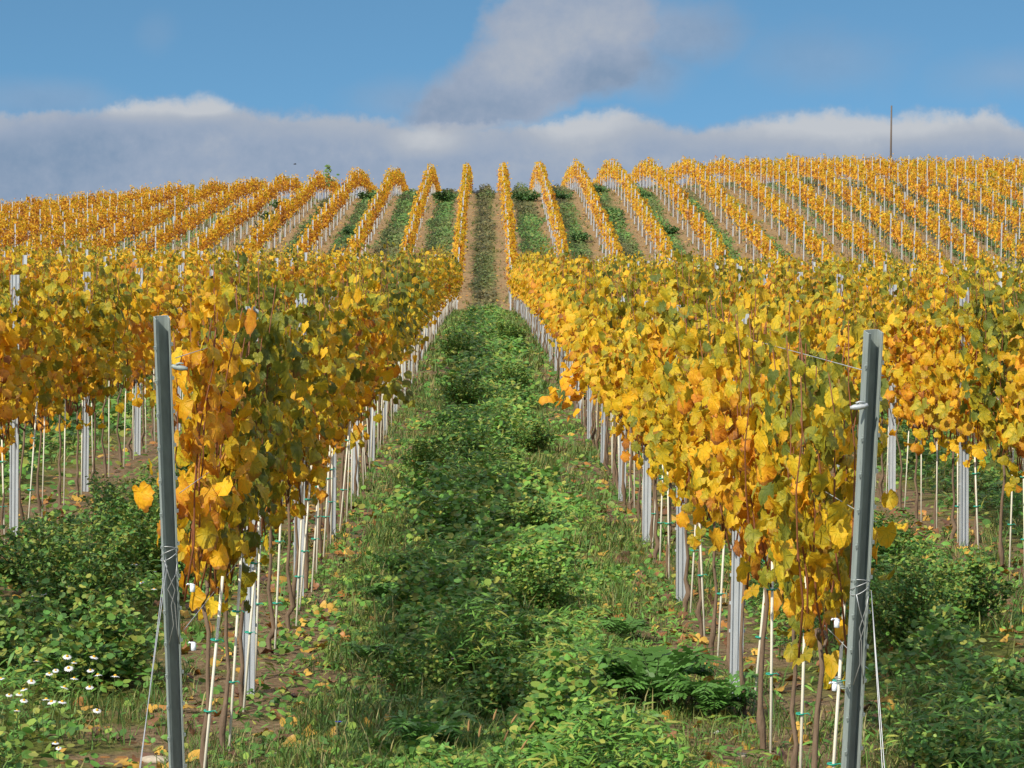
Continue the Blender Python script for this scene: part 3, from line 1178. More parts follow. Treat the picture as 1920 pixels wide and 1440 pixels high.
vines.sort(key=score_stake, reverse=True)
for v in sorted(vines[:300], key=lambda q: q['y']):
    x, y = v['x'] + rnd.gauss(.028, .01), v['y'] + rnd.gauss(-.03, .02)
    z = g1(x, y)
    near = v['y'] < 24 and abs(v['k']) <= 2
    tilt = (rnd.gauss(0, .02), rnd.gauss(.035 if v['k'] == -1 else .01, .03), rnd.uniform(0, 6))
    if near:
        o = empty('vine_stake', (x, y, z))
        link('rod', rnd.choice(ROD), o)
        for h in (rnd.uniform(.28, .42), rnd.uniform(.60, .78)):
            q = link('tie', TIE, o)
            q.location = (0, 0, h)
    else:
        o = link('vine_stake', rnd.choice(RODF))
        o.location = (x, y, z)
    o.rotation_euler = (tilt[0], tilt[1], 0) if near else tilt
    where = 'in view along' if v['blk'] == 'n' else 'up the far slope in'
    tag(o, f"white stake of {ordw(v['n'])} vine {where} {row_words(v['k']).replace('the ', '')}", 'stake', 'white training stakes beside the vines')
sm = MB()
SA = stake_mesh(4, 1.0, .0055).arrays()
for v in vines[300:]:
    if v['y'] > 240 or (v['blk'] == 'n' and abs(v['k']) > 2 and v['y'] > 60):
        continue
    V, f, s, c, u, m = SA
    lx, ly = rnd.gauss(.01, .03), rnd.gauss(0, .03)
    W = V + np.stack([V[:, 2] * lx, V[:, 2] * ly, 0 * V[:, 2]], 1) + np.array([v['x'] + .03, v['y'], g1(v['x'], v['y'])])
    sm.raw(W, f, s, c, u, 0)
tag(sm.build('vine_stakes', M_STAKE), 'white training stakes under the vines farther back', 'stakes', None, 'stuff')

# white dispensers hung on the first vines
DB = MB()
tube(DB, np.array([[0, 0, -.026], [0, 0, -.024], [0, 0, .016], [0, 0, .018]]), [.012, .016, .016, .012], 10)
DB = DB.mesh('dispenser_body', M_WHITE)
DC = MB()
tube(DC, np.array([[0, 0, .018], [0, 0, .023], [.003, 0, .026]]), [.0175, .016, .009], 10)
tube(DC, np.array([[-.016, 0, .02], [-.03, 0, .024], [-.036, 0, .016]]), .005, 6)
DC = DC.mesh('cap', M_WHITE)
for px, py, yy, lb in ((1569, 1168, 10.62, 'upper white plastic dispenser beside the right leaning end post'), (1565, 1287, 10.62, 'lower white plastic dispenser beside the right leaning end post'),
                       (363, 1212, 11.55, 'lower white plastic dispenser beside the left leaning end post'), (361, 1102, 11.55, 'upper white plastic dispenser beside the left leaning end post')):
    d = ray(px, py) * yy
    e = empty('pheromone_dispenser', tuple(d), rnd.uniform(-.5, .5))
    link('dispenser_body', DB, e)
    link('cap', DC, e)
    e.scale = (.66, .66, .66)
    tag(e, lb, 'dispenser', 'white dispensers on the first vines')


# ------------------------------------------------------------------ ground vegetation
rg = np.random.default_rng(11)


def lane_d(x):
    return ROWX - np.abs(((x - X0) / (2 * ROWX) - np.floor((x - X0) / (2 * ROWX) + .5)) * 2 * ROWX)


OVAL = (np.array([[0, 0, 0], [.26, .30, -.04], [.24, .70, -.10], [0, 1.0, -.20], [-.24, .70, -.10], [-.26, .30, -.04], [0, .45, .05]]),
        [(0, 1, 6), (1, 2, 6), (2, 3, 6), (3, 4, 6), (4, 5, 6), (5, 0, 6)])
ROUND = (np.array([[0, 0, 0], [.40, .25, .02], [.42, .65, -.02], [.12, .95, -.06], [-.12, .95, -.06], [-.42, .65, -.02], [-.40, .25, .02], [0, .5, -.06]]),
         [(0, 1, 7), (1, 2, 7), (2, 3, 7), (3, 4, 7), (4, 5, 7), (5, 6, 7), (6, 0, 7)])
LANCE = (np.array([[0, 0, 0], [.09, .35, .02], [.07, .7, -.06], [0, 1.0, -.22], [-.07, .7, -.06], [-.09, .35, .02]]), [(0, 1, 5), (1, 2, 4, 5), (2, 3, 4)])
GREENS = np.array([[.125, .29, .046], [.165, .325, .052], [.105, .24, .042], [.22, .325, .052], [.085, .20, .038], [.30, .32, .06]])


def scatter(mb, x, y, z, size, pal, up=.8, spread=.55, shape=ROUND, bright=None):
    n = len(x)
    a = rg.uniform(0, 2 * math.pi, n)
    nrm = np.stack([rg.normal(0, spread, n), rg.normal(0, spread, n) - .25, np.full(n, up)], 1)
    tip = np.stack([np.cos(a), np.sin(a), rg.normal(-.1, .35, n)], 1)
    col = pal[rg.integers(0, len(pal), n)] * rg.uniform(.7, 1.3, (n, 1))
    if bright is not None:
        col = col * bright[:, None]
    place_leaves(mb, shape[0], shape[1], np.stack([x, y, z], 1), tip, nrm, size, col)


def cover_at(x, y):
    """how much herb cover grows at a point of the near block, and how tall it is"""
    d = lane_d(x)
    n1 = fbm(x * 1.1, y * .8, 21, 3)
    n2 = fbm(x * 2.3 + 5, y * 1.9, 33, 3)
    c = sstep(.50, 1.0, d + 1.3 * (n1 - .5))
    side = np.where(np.abs(x - X0) > ROWX, 1.0, 0.0)
    c = np.where((side > 0) & (x < 0) & (y < 14.6), c * .35, c)
    h = .03 + .40 * c * np.clip((n2 - .40) * 2.6, 0, 1) ** 1.1
    return c, h


def region(n, x0, x1, y0, y1):
    return rg.uniform(x0, x1, n), rg.uniform(y0, y1, n)


cov = MB()


def herb(n, x0, x1, y0, y1, s0, s1, keep=1.0):
    x, y = region(n, x0, x1, y0, y1)
    c, h = cover_at(x, y)
    q = rg.uniform(size=n) < c * keep + .06
    x, y, h, c = x[q], y[q], h[q], c[q]
    m = len(x)
    z = ground(x, y) + h * rg.uniform(.35, 1.05, m) + .005
    size = rg.uniform(s0, s1, m)
    kind = fbm(x * .9 + 9, y * .9, 77, 2) + rg.normal(0, .06, m)
    tone = .75 + .5 * fbm(x * .7, y * .5, 55, 2)
    for shp, a, b in ((ROUND, -9, .46), (OVAL, .46, .57), (LANCE, .57, 9)):
        w = (kind >= a) & (kind < b)
        if w.any():
            scatter(cov, x[w], y[w], z[w], size[w] * (1.7 if shp is LANCE else (1.2 if shp is OVAL else 1)), GREENS, .9, .5, shp, tone[w])


herb(120000, -1.2, 1.3, 11.8, 21, .024, .054)
herb(45000, -4.2, -1.2, 12.5, 24, .026, .06, .8)
herb(55000, 1.3, 4.2, 12.0, 24, .026, .06, .9)
herb(70000, -1.2, 1.3, 21, 42, .04, .078)
herb(24000, -4.0, -1.2, 24, 42, .04, .08, .8)
herb(24000, 1.3, 4.2, 24, 42, .04, .08, .8)
herb(30000, -7.2, -4.0, 18, 48, .05, .10, .8)
herb(30000, 4.2, 7.4, 18, 48, .05, .10, .8)
herb(22000, -4.0, -1.2, 42, 70, .06, .12, .8)
herb(22000, 1.3, 4.2, 42, 70, .06, .12, .8)
herb(70000, -1.2, 1.3, 42, 122, .06, .13)
# cover crop and weeds up the lanes of the far slope
hx = rg.uniform(-42, 48, 480000)
hy = rg.uniform(122, 212, 480000)
hd = lane_d(hx)
lane_i = np.floor((hx - X0) / (2 * ROWX) + .5)
lv = _hash(lane_i, lane_i * 0 + 3, 5)
n1 = fbm(hx * .55, hy * .16, 61, 3)
dens = sstep(.44, .88, hd + 1.1 * (n1 - .5) + .30 * (lv - .4)) * (.7 + .3 * lv)
dens = np.where(np.abs(hx - X0) < 1.25, sstep(.72, .95, hd + .5 * (n1 - .5)) * .9, dens)
q = (rg.uniform(size=len(hx)) < dens) & (np.abs(hx) < hy * .2 + 3)
hx, hy, lv, n1, hd = hx[q], hy[q], lv[q], n1[q], hd[q]
n2 = fbm(hx * .8 + 3, hy * .25, 71, 3)
hh = .06 + .62 * np.clip((n2 - .42) * 2.4, 0, 1) * sstep(.5, 1.0, hd)
dry = np.clip((fbm(hx * .3, hy * .08, 81, 2) - .42) * 3 + (np.abs(hx - X0) < 1.2) * .65, 0, 1)[:, None]
HG = np.array([[.10, .23, .048], [.14, .27, .055], [.085, .185, .044], [.19, .25, .06]])
HD = np.array([[.15, .14, .05], [.10, .10, .042], [.20, .165, .065]])
m = len(hx)
hc = (HG[rg.integers(0, 4, m)] * (1 - dry) + HD[rg.integers(0, 3, m)] * dry) * rg.uniform(.65, 1.3, (m, 1))
an = rg.uniform(0, 6.28, m)
place_leaves(cov, OVAL[0], OVAL[1], np.stack([hx, hy, ground(hx, hy) + hh * rg.uniform(.1, 1.0, m) + .01], 1), np.stack([np.cos(an), np.sin(an), rg.normal(.2, .4, m)], 1),
             np.stack([rg.normal(0, .6, m), rg.normal(-.4, .5, m), np.full(m, .8)], 1), rg.uniform(.10, .22, m), hc)
tag(cov.build('ground_cover', M_GREEN), 'low leafy weeds and clover growing between the vine rows', 'ground cover', None, 'stuff')
del cov

gr = MB()


def grass(n, x0, x1, y0, y1, l0, l1, w, frac=.5):
    nt = n // 7
    tx, ty = region(nt, x0, x1, y0, y1)
    nz = fbm(tx * 1.7, ty * 1.3, 91, 2)
    k = rg.uniform(size=nt) < sstep(.35, .6, nz)
    tx, ty = tx[k], ty[k]
    x = np.repeat(tx, 7) + rg.normal(0, .03, len(tx) * 7)
    y = np.repeat(ty, 7) + rg.normal(0, .03, len(ty) * 7)
    m = len(x)
    a = rg.uniform(0, 2 * math.pi, m)
    lean = rg.uniform(.15, .9, m)
    d = np.stack([np.cos(a) * lean, np.sin(a) * lean, np.ones(m)], 1)
    L = rg.uniform(l0, l1, m) * np.repeat(rg.uniform(.5, 1.3, len(tx)), 7)
    T = np.array([[-.5, 0, 0], [.5, 0, 0], [-.4, .5, .0], [.4, .5, 0], [0, 1.0, -.25]])
    T = T * np.array([w, 1, 1])
    side = np.stack([-np.sin(a), np.cos(a), 0 * a], 1)
    nrm = np.cross(d, side)
    pal = np.array([[.13, .21, .04], [.10, .19, .036], [.19, .22, .05], [.27, .24, .085], [.08, .165, .034]])
    col = pal[np.repeat(rg.integers(0, 5, len(tx)), 7)] * rg.uniform(.7, 1.25, (m, 1))
    place_leaves(gr, T, [(0, 1, 3, 2), (2, 3, 4)], np.stack([x, y, ground(x, y) - .005], 1), d, nrm, L, col)


grass(80000, -1.35, 1.45, 11.8, 22, .03, .10, .05)
grass(24000, -.9, 1.0, 11.8, 24, .10, .20, .035)
grass(26000, -4.2, -1.3, 12.3, 24, .05, .15, .045)
grass(30000, 1.4, 4.2, 11.8, 24, .05, .17, .045)
grass(45000, -1.3, 1.4, 22, 45, .08, .17, .06)
grass(22000, -7.2, -4.2, 18, 48, .08, .2, .06)
grass(22000, 4.2, 7.4, 18, 48, .08, .2, .06)
grass(26000, -1.3, 1.4, 45, 122, .12, .26, .09)
grass(90000, -36, 42, 123, 210, .12, .30, .12)
tag(gr.build('grass', M_GRASS), 'short green and straw-coloured grass tufts between the vine rows', 'grass', None, 'stuff')
del gr

# fallen vine leaves
fl = MB()
FALL = np.array([[.36, .16, .035], [.45, .26, .04], [.22, .10, .04], [.13, .065, .035], [.50, .30, .05]])


def litter(n, x0, x1, y0, y1, s0, s1, lod, wrow):
    x, y = region(n, x0, x1, y0, y1)
    k = rg.uniform(size=n) < np.exp(-(lane_d(x) / wrow) ** 2) + .08
    x, y = x[k], y[k]
    m = len(x)
    a = rg.uniform(0, 6.28, m)
    T, fs, uv = LEAVES[lod][2]
    nrm = np.stack([rg.normal(0, .35, m), rg.normal(-.2, .35, m), np.ones(m)], 1)
    place_leaves(fl, T, fs, np.stack([x, y, ground(x, y) + rg.uniform(.008, .035, m)], 1), np.stack([np.cos(a), np.sin(a), 0 * a], 1), nrm, rg.uniform(s0, s1, m), FALL[rg.integers(0, 5, m)] * rg.uniform(.7, 1.2, (m, 1)), 0, uv)


litter(2600, -4.2, 4.2, 11.8, 26, .05, .11, 0, .65)
litter(1500, -7.4, 7.6, 18, 45, .06, .11, 1, .7)
litter(2500, -2.2, 2.3, 26, 122, .07, .12, 1, .6)
litter(60000, -42, 46, 123, 212, .09, .16, 2, .6)
tag(fl.build('fallen_leaves', M_LITTER), 'brown and orange vine leaves fallen along the rows', 'fallen leaves', None, 'stuff')
del fl


# ------------------------------------------------------------------ single plants
def fern_plant(seed, nf, L):
    """feathery tansy: arching fronds of paired leaflets"""
    r = np.random.default_rng(seed)
    mb = MB()
    for i in range(nf):
        a = r.uniform(0, 6.28)
        l = L * r.uniform(.65, 1.15)
        rise = r.uniform(.8, 1.7)
        s = np.linspace(0, 1, 9)
        R_ = l * s * .85
        Z = l * (rise * s - .75 * rise * s ** 2.2)
        P = np.stack([R_ * math.cos(a), R_ * math.sin(a), Z + .01], 1)
        tube(mb, P, np.linspace(.003, .001, 9), 4, col=(.07, .11, .03), cap=False)
        nl = 13
        u = np.linspace(.18, 1.0, nl)
        Q = np.stack([np.interp(u, s, P[:, j]) for j in range(3)], 1)
        tg = np.gradient(Q, axis=0)
        tg /= np.linalg.norm(tg, axis=1)[:, None]
        sd = np.array([-math.sin(a), math.cos(a), 0.])
        ll = l * .34 * np.sin(np.clip(u * 1.05, .12, .98) * math.pi) ** .7 + .012
        c = np.array([.10, .235, .042]) * r.uniform(.75, 1.3)
        for sg in (-1, 1):
            tip = sg * sd[None] * 1.0 + tg * .55 + np.array([0, 0, -.15])
            nrm = np.cross(tg, sd)[:] + r.normal(0, .15, (nl, 3))
            nrm[:, :] = np.where(nrm[:, 2:3] < 0, -nrm, nrm)
            T = np.array([[0, 0, 0], [.13, .22, 0], [.06, .34, 0], [.15, .5, -.02], [.06, .62, -.03], [.10, .78, -.05], [0, 1, -.1], [-.10, .78, -.05], [-.06, .62, -.03], [-.15, .5, -.02], [-.06, .34, 0], [-.13, .22, 0]])
            place_leaves(mb, T, [tuple(range(12))], Q, tip, nrm, ll, np.tile(c, (nl, 1)) * r.uniform(.85, 1.15, (nl, 1)))
    return mb


FERN = [fern_plant(1, 26, .42).mesh('fern_leaved_weed', M_GREEN), fern_plant(2, 16, .30).mesh('fern_leaved_weed', M_GREEN), fern_plant(3, 12, .26).mesh('fern_leaved_weed', M_GREEN)]
FERN_AT = [(1225, 1330, 0, 1.0, 'biggest feathery green weed, beside the second post right of the green lane'), (1340, 1345, 1, 1.0, 'feathery weed at the foot of the second post right of the green lane'),
           (1140, 1290, 1, .9, 'feathery weed just left of the biggest feathery weed'), (885, 1125, 2, .9, 'feathery weed in the middle of the lane with its fronds spread low'),
           (765, 1080, 2, 1.0, 'feathery weed toward the left edge of the lane level with third posts'), (715, 1130, 2, .8, 'small feathery weed on the bare left edge of the green lane'),
           (1165, 1205, 2, 1.0, 'feathery weed behind the biggest feathery weed'), (1000, 1060, 2, .8, 'feathery weed in the lane level with the third posts'),
           (800, 1415, 1, .9, 'feathery weed at the bottom edge left of the tan foxtails'), (690, 1245, 2, .8, 'feathery weed among fallen leaves right of the second left post'),
           (860, 1015, 2, .8, 'feathery weed in the lane level with the fourth posts'), (1110, 1415, 1, .9, 'feathery weed at the bottom edge right of the tan foxtails')]
for px, py, kind, sc, lb in FERN_AT:
    x, y = px_ground(px, py)
    o = link('fern_leaved_weed', FERN[kind])
    o.location = (x, y, g1(x, y))
    o.rotation_euler = (0, 0, rnd.uniform(0, 6))
    o.scale = (sc, sc, sc)
    tag(o, lb, 'weed', 'feathery weeds in the green lane')


def bush(seed, h, w, nst, nl, ls, pal, shape=OVAL):
    """a bushy weed: stems and a body of small leaves with gaps"""
    r = np.random.default_rng(seed)
    st, lf = MB(), MB()
    P, Nn, S = [], [], []
    for i in range(nst):
        a = r.uniform(0, 6.28)
        rr = w * math.sqrt(r.uniform(0, 1))
        hh = h * r.uniform(.55, 1.05) * (1 - .35 * (rr / w) ** 2)
        s = np.linspace(0, 1, 6)
        c = np.stack([math.cos(a) * rr * s ** .8 + .03 * np.sin(5 * s + i), math.sin(a) * rr * s ** .8 + .03 * np.cos(4 * s + i), hh * s], 1)
        tube(st, c, np.linspace(.005, .0015, 6), 4, cap=False)
        m = nl // nst
        u = r.uniform(.12, 1.0, m) ** .8
        q = np.stack([np.interp(u, s, c[:, j]) for j in range(3)], 1)
        aa = r.uniform(0, 6.28, m)
        q += np.stack([np.cos(aa), np.sin(aa), 0 * aa], 1) * (r.uniform(.01, .11, m) * (1.15 - .6 * u))[:, None]
        P.append(q)
    P = np.concatenate(P)
    m = len(P)
    a = r.uniform(0, 6.28, m)
    col = pal[r.integers(0, len(pal), m)] * r.uniform(.7, 1.3, (m, 1))
    place_leaves(lf, shape[0], shape[1], P, np.stack([np.cos(a), np.sin(a), r.normal(-.3, .4, m)], 1), np.stack([r.normal(0, .5, m), r.normal(-.2, .5, m), np.full(m, .8)], 1), r.uniform(.6, 1.3, m) * ls, col)
    return st.mesh('stems', M_STEM), lf.mesh('foliage', M_GREEN)


WPAL = np.array([[.09, .22, .042], [.14, .28, .05], [.075, .17, .036], [.21, .30, .055], [.26, .28, .05]])
HPAL = np.array([[.07, .17, .04], [.055, .13, .035], [.10, .20, .045]])
DPAL = np.array([[.12, .11, .055], [.09, .095, .045], [.15, .115, .06]])
BUSH = [bush(1, .85, .50, 46, 4200, .038, WPAL), bush(2, .62, .48, 40, 3200, .036, WPAL, ROUND), bush(3, .40, .38, 28, 1600, .036, WPAL, ROUND)]
SHRUB = [bush(11, 1.15, 1.0, 40, 1100, .15, HPAL), bush(12, .8, .95, 34, 800, .15, HPAL), bush(13, .95, .85, 40, 900, .13, DPAL, LANCE)]


def put_bush(kind, x, y, sc, name, lb, cat, grp, rz=None):
    e = empty(name, (x, y, g1(x, y)), rnd.uniform(0, 6))
    st, lf = kind
    link('stems', st, e)
    link('foliage', lf, e)
    e.scale = (sc, sc, sc)
    tag(e, lb, cat, grp)


WEEDS = [(-2.45, 17.4, 0, 1.0, 'tall leafy weed clump behind the left leaning end post'), (-2.85, 18.8, 1, 1.0, 'leafy weed clump at the foot of the left row, left of the tallest clump'),
         (-2.2, 19.6, 0, .95, 'weed clump just behind the tall clump by the left end post'), (-2.7, 21.6, 0, .9, 'weed clump in front of the white posts of the second left row'),
         (-1.95, 22.6, 1, 1.0, 'weed clump close behind the left leaning end post, below the foliage'), (-2.3, 25.0, 0, .9, 'weed clump farther up the lane left of the left end post'),
         (-2.75, 15.6, 2, 1.1, 'low shaded weed clump among the daisies'), (-2.05, 15.0, 2, 1.3, 'low dark weed clump left of the left leaning end post'),
         (2.50, 16.6, 0, .95, 'tall leafy weed clump behind the right leaning end post'), (3.0, 17.8, 1, 1.0, 'weed clump below the white post at the right edge'),
         (2.25, 18.6, 1, 1.1, 'shaded weed clump close behind the right leaning end post'), (2.75, 20.4, 0, .9, 'weed clump behind the tall clump by the right end post'),
         (2.3, 23.5, 0, .9, 'weed clump farther up the lane right of the right end post'), (2.55, 14.3, 2, 1.0, 'low weed with pale leaflets right of the right leaning end post'),
         (2.75, 13.2, 2, .9, 'low weed at the right bottom corner'), (2.05, 12.6, 2, .9, 'low round-leaved weed at the foot of the right leaning end post'),
         (-2.25, 12.55, 2, .6, 'small bright round-leaved weed at the bottom left edge')]
for x, y, kind, sc, lb in WEEDS:
    put_bush(BUSH[kind], x, y, sc * (.92 if x < 0 else .8), 'leafy_weed', lb, 'weed', 'bushy weeds in the side lanes')

LANE = [(905, 1240, 2, .8, 'low leafy mound in the middle of the lane above the dark hollow'), (1010, 1265, 2, 1.0, 'round-leaved mound in the lane left of the biggest feathery weed'), (940, 1345, 2, .95, 'broad leafy mound in front of the round-leaved mound'),
        (1060, 1375, 2, .9, 'leafy mound at the bottom of the lane right of the foxtails'), (780, 1300, 2, .8, 'leafy mound in the left half of the lane near the bottom'), (870, 1130, 2, .9, 'leafy mound in the lane level with the third posts'),
        (1010, 1150, 1, .7, 'taller leafy mound in the right half of the lane'), (830, 1010, 1, .75, 'leafy mound left of the lane middle, level with the fourth posts'), (985, 1000, 2, 1.0, 'leafy mound right of the lane middle, level with the fourth posts'),
        (800, 900, 1, .85, 'bright leafy mound by the left side of the lane halfway up'), (900, 880, 2, 1.2, 'leafy mound in the lane middle halfway up'), (1000, 850, 1, .8, 'leafy mound by the right side of the lane halfway up'),
        (870, 770, 1, 1.0, 'leafy mound far up the lane, left of its middle'), (960, 740, 1, 1.0, 'leafy mound far up the lane, right of its middle'), (860, 680, 1, 1.2, 'leafy mound near the far end of the lane, left side'), (950, 650, 1, 1.2, 'leafy mound near the far end of the lane, right side')]
for px, py, kind, sc, lb in LANE:
    x, y = px_ground(px, py)
    put_bush(BUSH[kind], x, y, sc * .8, 'leafy_weed', lb, 'weed', 'leafy mounds in the green lane')

SHR = [(825, 380, 0, .95, 'bright green shrub on the crest just left of the lane'), (906, 372, 2, 1.15, 'brownish shrub on the crest in the middle of the lane'), (982, 378, 1, 1.2, 'green shrub on the crest just right of the lane'),
       (1050, 374, 1, 1.0, 'small dark shrub on the crest in the second lane right'), (760, 382, 2, 1.0, 'olive shrub on the crest in the second lane left'), (678, 380, 0, .9, 'green shrub on the crest in the third lane left'),
       (600, 395, 2, .9, 'olive shrub on the crest in the fourth lane left'), (520, 405, 0, 1.2, 'tall dark green shrub between rows at the upper left'), (500, 425, 0, 1.1, 'dark green shrub below the tallest one at the upper left'),
       (478, 444, 0, 1.0, 'lowest dark green shrub of three at the upper left'), (1130, 362, 1, .9, 'bright green shrub on the crest in the third lane right'), (1210, 372, 1, .8, 'green shrub on the crest in the fourth lane right'),
       (1150, 412, 0, .8, 'green shrub partway down the third lane right'), (1252, 440, 1, .9, 'dark shrub low in the fourth lane right'), (1700, 462, 1, .8, 'bright green shrub low between rows at the right'),
       (1515, 420, 1, .8, 'green shrub between rows at the middle right'), (1550, 442, 1, .7, 'round green shrub just below another at the middle right'), (870, 560, 2, .5, 'dry dark weed clump at the foot of the far lane'), (902, 585, 1, .5, 'green weed clump where the far lane meets the green lane'),
       (1090, 455, 0, .7, 'dark green shrub low in the second lane right'), (650, 440, 1, .8, 'green shrub low in the third lane left')]
for px, py, kind, sc, lb in SHR:
    x, y = px_ground(px, py, 118.0, 206.0)
    y = min(y, 203.0)
    x = round((x - X0) / 2.5) * 2.5 + X0 + rnd.uniform(-.15, .15)
    put_bush(SHRUB[kind], x, y, sc * .9, 'shrub', lb, 'shrub', 'shrubs between the rows of the far slope')

# sapling in the row on the left crest
x, y = -10.95, 199.0
e = empty('sapling', (x, y, g1(x, y) - .30))
mb = MB()
tube(mb, np.array([[0, 0, -.1], [.05, 0, .8], [.02, 0, 1.7], [.10, 0, 2.75]]), [.03, .025, .018, .006], 6)
for i, (h, dx) in enumerate(((1.7, .35), (2.0, -.25), (2.3, .3), (1.5, .45))):
    tube(mb, np.array([[.05, 0, h], [.05 + dx * .6, .05, h + .16], [.05 + dx, .05, h + .24]]), [.010, .008, .004], 5)
mb.build('trunk', M_TRUNK, e)
mb = MB()
n = 60
h = rg.uniform(1.5, 2.75, n)
w = np.where(h > 2.3, .10, .34)
pp = np.stack([.08 + rg.normal(0, 1, n) * w * .6 + .08, rg.normal(0, .25, n), h], 1)
place_leaves(mb, OVAL[0], OVAL[1], pp, np.stack([rg.normal(.2, .7, n), rg.normal(0, .6, n), rg.normal(.3, .5, n)], 1), np.stack([rg.normal(0, .5, n), rg.normal(-.6, .4, n), np.full(n, .5)], 1), rg.uniform(.16, .30, n),
             np.array([[.12, .22, .045], [.17, .25, .05]])[rg.integers(0, 2, n)])
mb.build('crown', M_GREEN, e)
tag(e, 'young green sapling poking out of a golden row on the left crest', 'sapling')


# daisies
def daisy_meshes():
    st = MB()
    tube(st, np.array([[0, 0, -.03], [.01, 0, .10], [.0, .01, .20], [.012, 0, .27]]), [.0022, .002, .0018, .0016], 5)
    pt = MB()
    for i in range(15):
        a = i * 2 * math.pi / 15
        d = np.array([math.cos(a), math.sin(a), 0])
        s = np.array([-d[1], d[0], 0])
        dr = -.35 if i % 3 else -.55
        V = [d * .005, d * .011 + s * .0034 + np.array([0, 0, .001]), d * .020 + s * .0030 + np.array([0, 0, dr * .006]), d * .024 + np.array([0, 0, dr * .010]), d * .020 - s * .0030 + np.array([0, 0, dr * .006]), d * .011 - s * .0034 + np.array([0, 0, .001])]
        pt.add(np.array(V) + np.array([.012, 0, .272]), [tuple(range(6))])
    ey = MB()
    tube(ey, np.array([[.012, 0, .268], [.012, 0, .274], [.012, 0, .279], [.012, 0, .281]]), [.006, .0085, .006, .001], 10)
    return st.mesh('stem', M_STEM), pt.mesh('petals', M_PETAL, smooth=False), ey.mesh('flower_eye', M_EYE)


DST, DPT, DEY = daisy_meshes()
LEFTD = [(11, 1253, 1), (8, 1274, 1), (30, 1280, 1), (32, 1292, 1), (21, 1315, 1), (59, 1238, 1), (88, 1245, 1), (66, 1280, 1), (82, 1288, 1), (102, 1310, 1), (77, 1322, 1), (124, 1310, 1), (107, 1224, 1), (118, 1223, 1),
         (134, 1240, 1), (127, 1268, 1), (153, 1233, 1), (169, 1273, 1), (191, 1269, 1), (205, 1280, 1), (166, 1309, 1), (130, 1228, 1), (171, 1240, 1), (112, 1372, .8), (99, 1385, .8), (12, 1427, .9), (24, 1426, .8), (232, 1432, 1), (258, 1434, 1), (50, 1262, 1),
         (60, 1080, .9), (51, 1087, .9), (70, 1104, .9), (99, 1108, .9), (118, 1088, .9), (126, 1068, .9), (115, 1075, .9), (131, 1094, .9), (147, 1090, .9), (61, 1113, .8), (259, 1066, 1), (270, 1065, 1), (277, 1077, 1), (284, 1099, 1)]
for i, (px, py, sc) in enumerate(LEFTD):
    # the head is .27 m above the ground
    d = ray(px, py)
    ys = np.arange(11, 24, .02)
    hgt = .24 * sc
    hit = np.nonzero(d[2] * ys <= ground(d[0] * ys, ys) + hgt)[0]
    y = ys[hit[0]] if len(hit) else 13.0
    x = d[0] * y
    e = empty('daisy', (x, y, g1(x, y) - .01), rnd.uniform(0, 6))
    e.rotation_euler = (rnd.gauss(.25, .2), rnd.gauss(0, .15), rnd.uniform(-.5, .5))
    sc *= rnd.uniform(.72, 1.05)
    e.scale = (sc, sc, sc)
    link('stem', DST, e)
    link('petals', DPT, e)
    link('flower_eye', DEY, e)
    if px > 225 and py < 1150:
        lb = 'white daisy with drooping petals, hard against the left leaning end post'
    elif py < 1150:
        lb = 'white daisy in the farther patch left of the shaded weed clumps'
    elif py > 1350:
        lb = 'white daisy at the very bottom left, below the main daisy patch'
    else:
        lb = 'white daisy of the main patch at the lower left edge'
    tag(e, lb, 'daisy', lb.replace('white daisy', 'white daisies'))

for i, (px, py, lb) in enumerate(((816, 762, 'small white flower in the grass near the drooping green shoot'), (852, 770, 'small white flower in the middle left of the green lane'), (888, 643, 'tiny white flower far up the green lane'),
                                  (962, 715, 'white flower head in the right half of the green lane'), (840, 1245, 'small white flower by the dark hollow in the lane'), (852, 1290, 'small white flower low in the green lane'))):
    x, y = px_ground(px, py)
    e = empty('daisy', (x, y, g1(x, y)), rnd.uniform(0, 6))
    sc = .55 if y < 25 else .9
    e.scale = (sc, sc, sc)
    link('stem', DST, e)
    link('petals', DPT, e)
    link('flower_eye', DEY, e)
    tag(e, lb, 'flower', None)

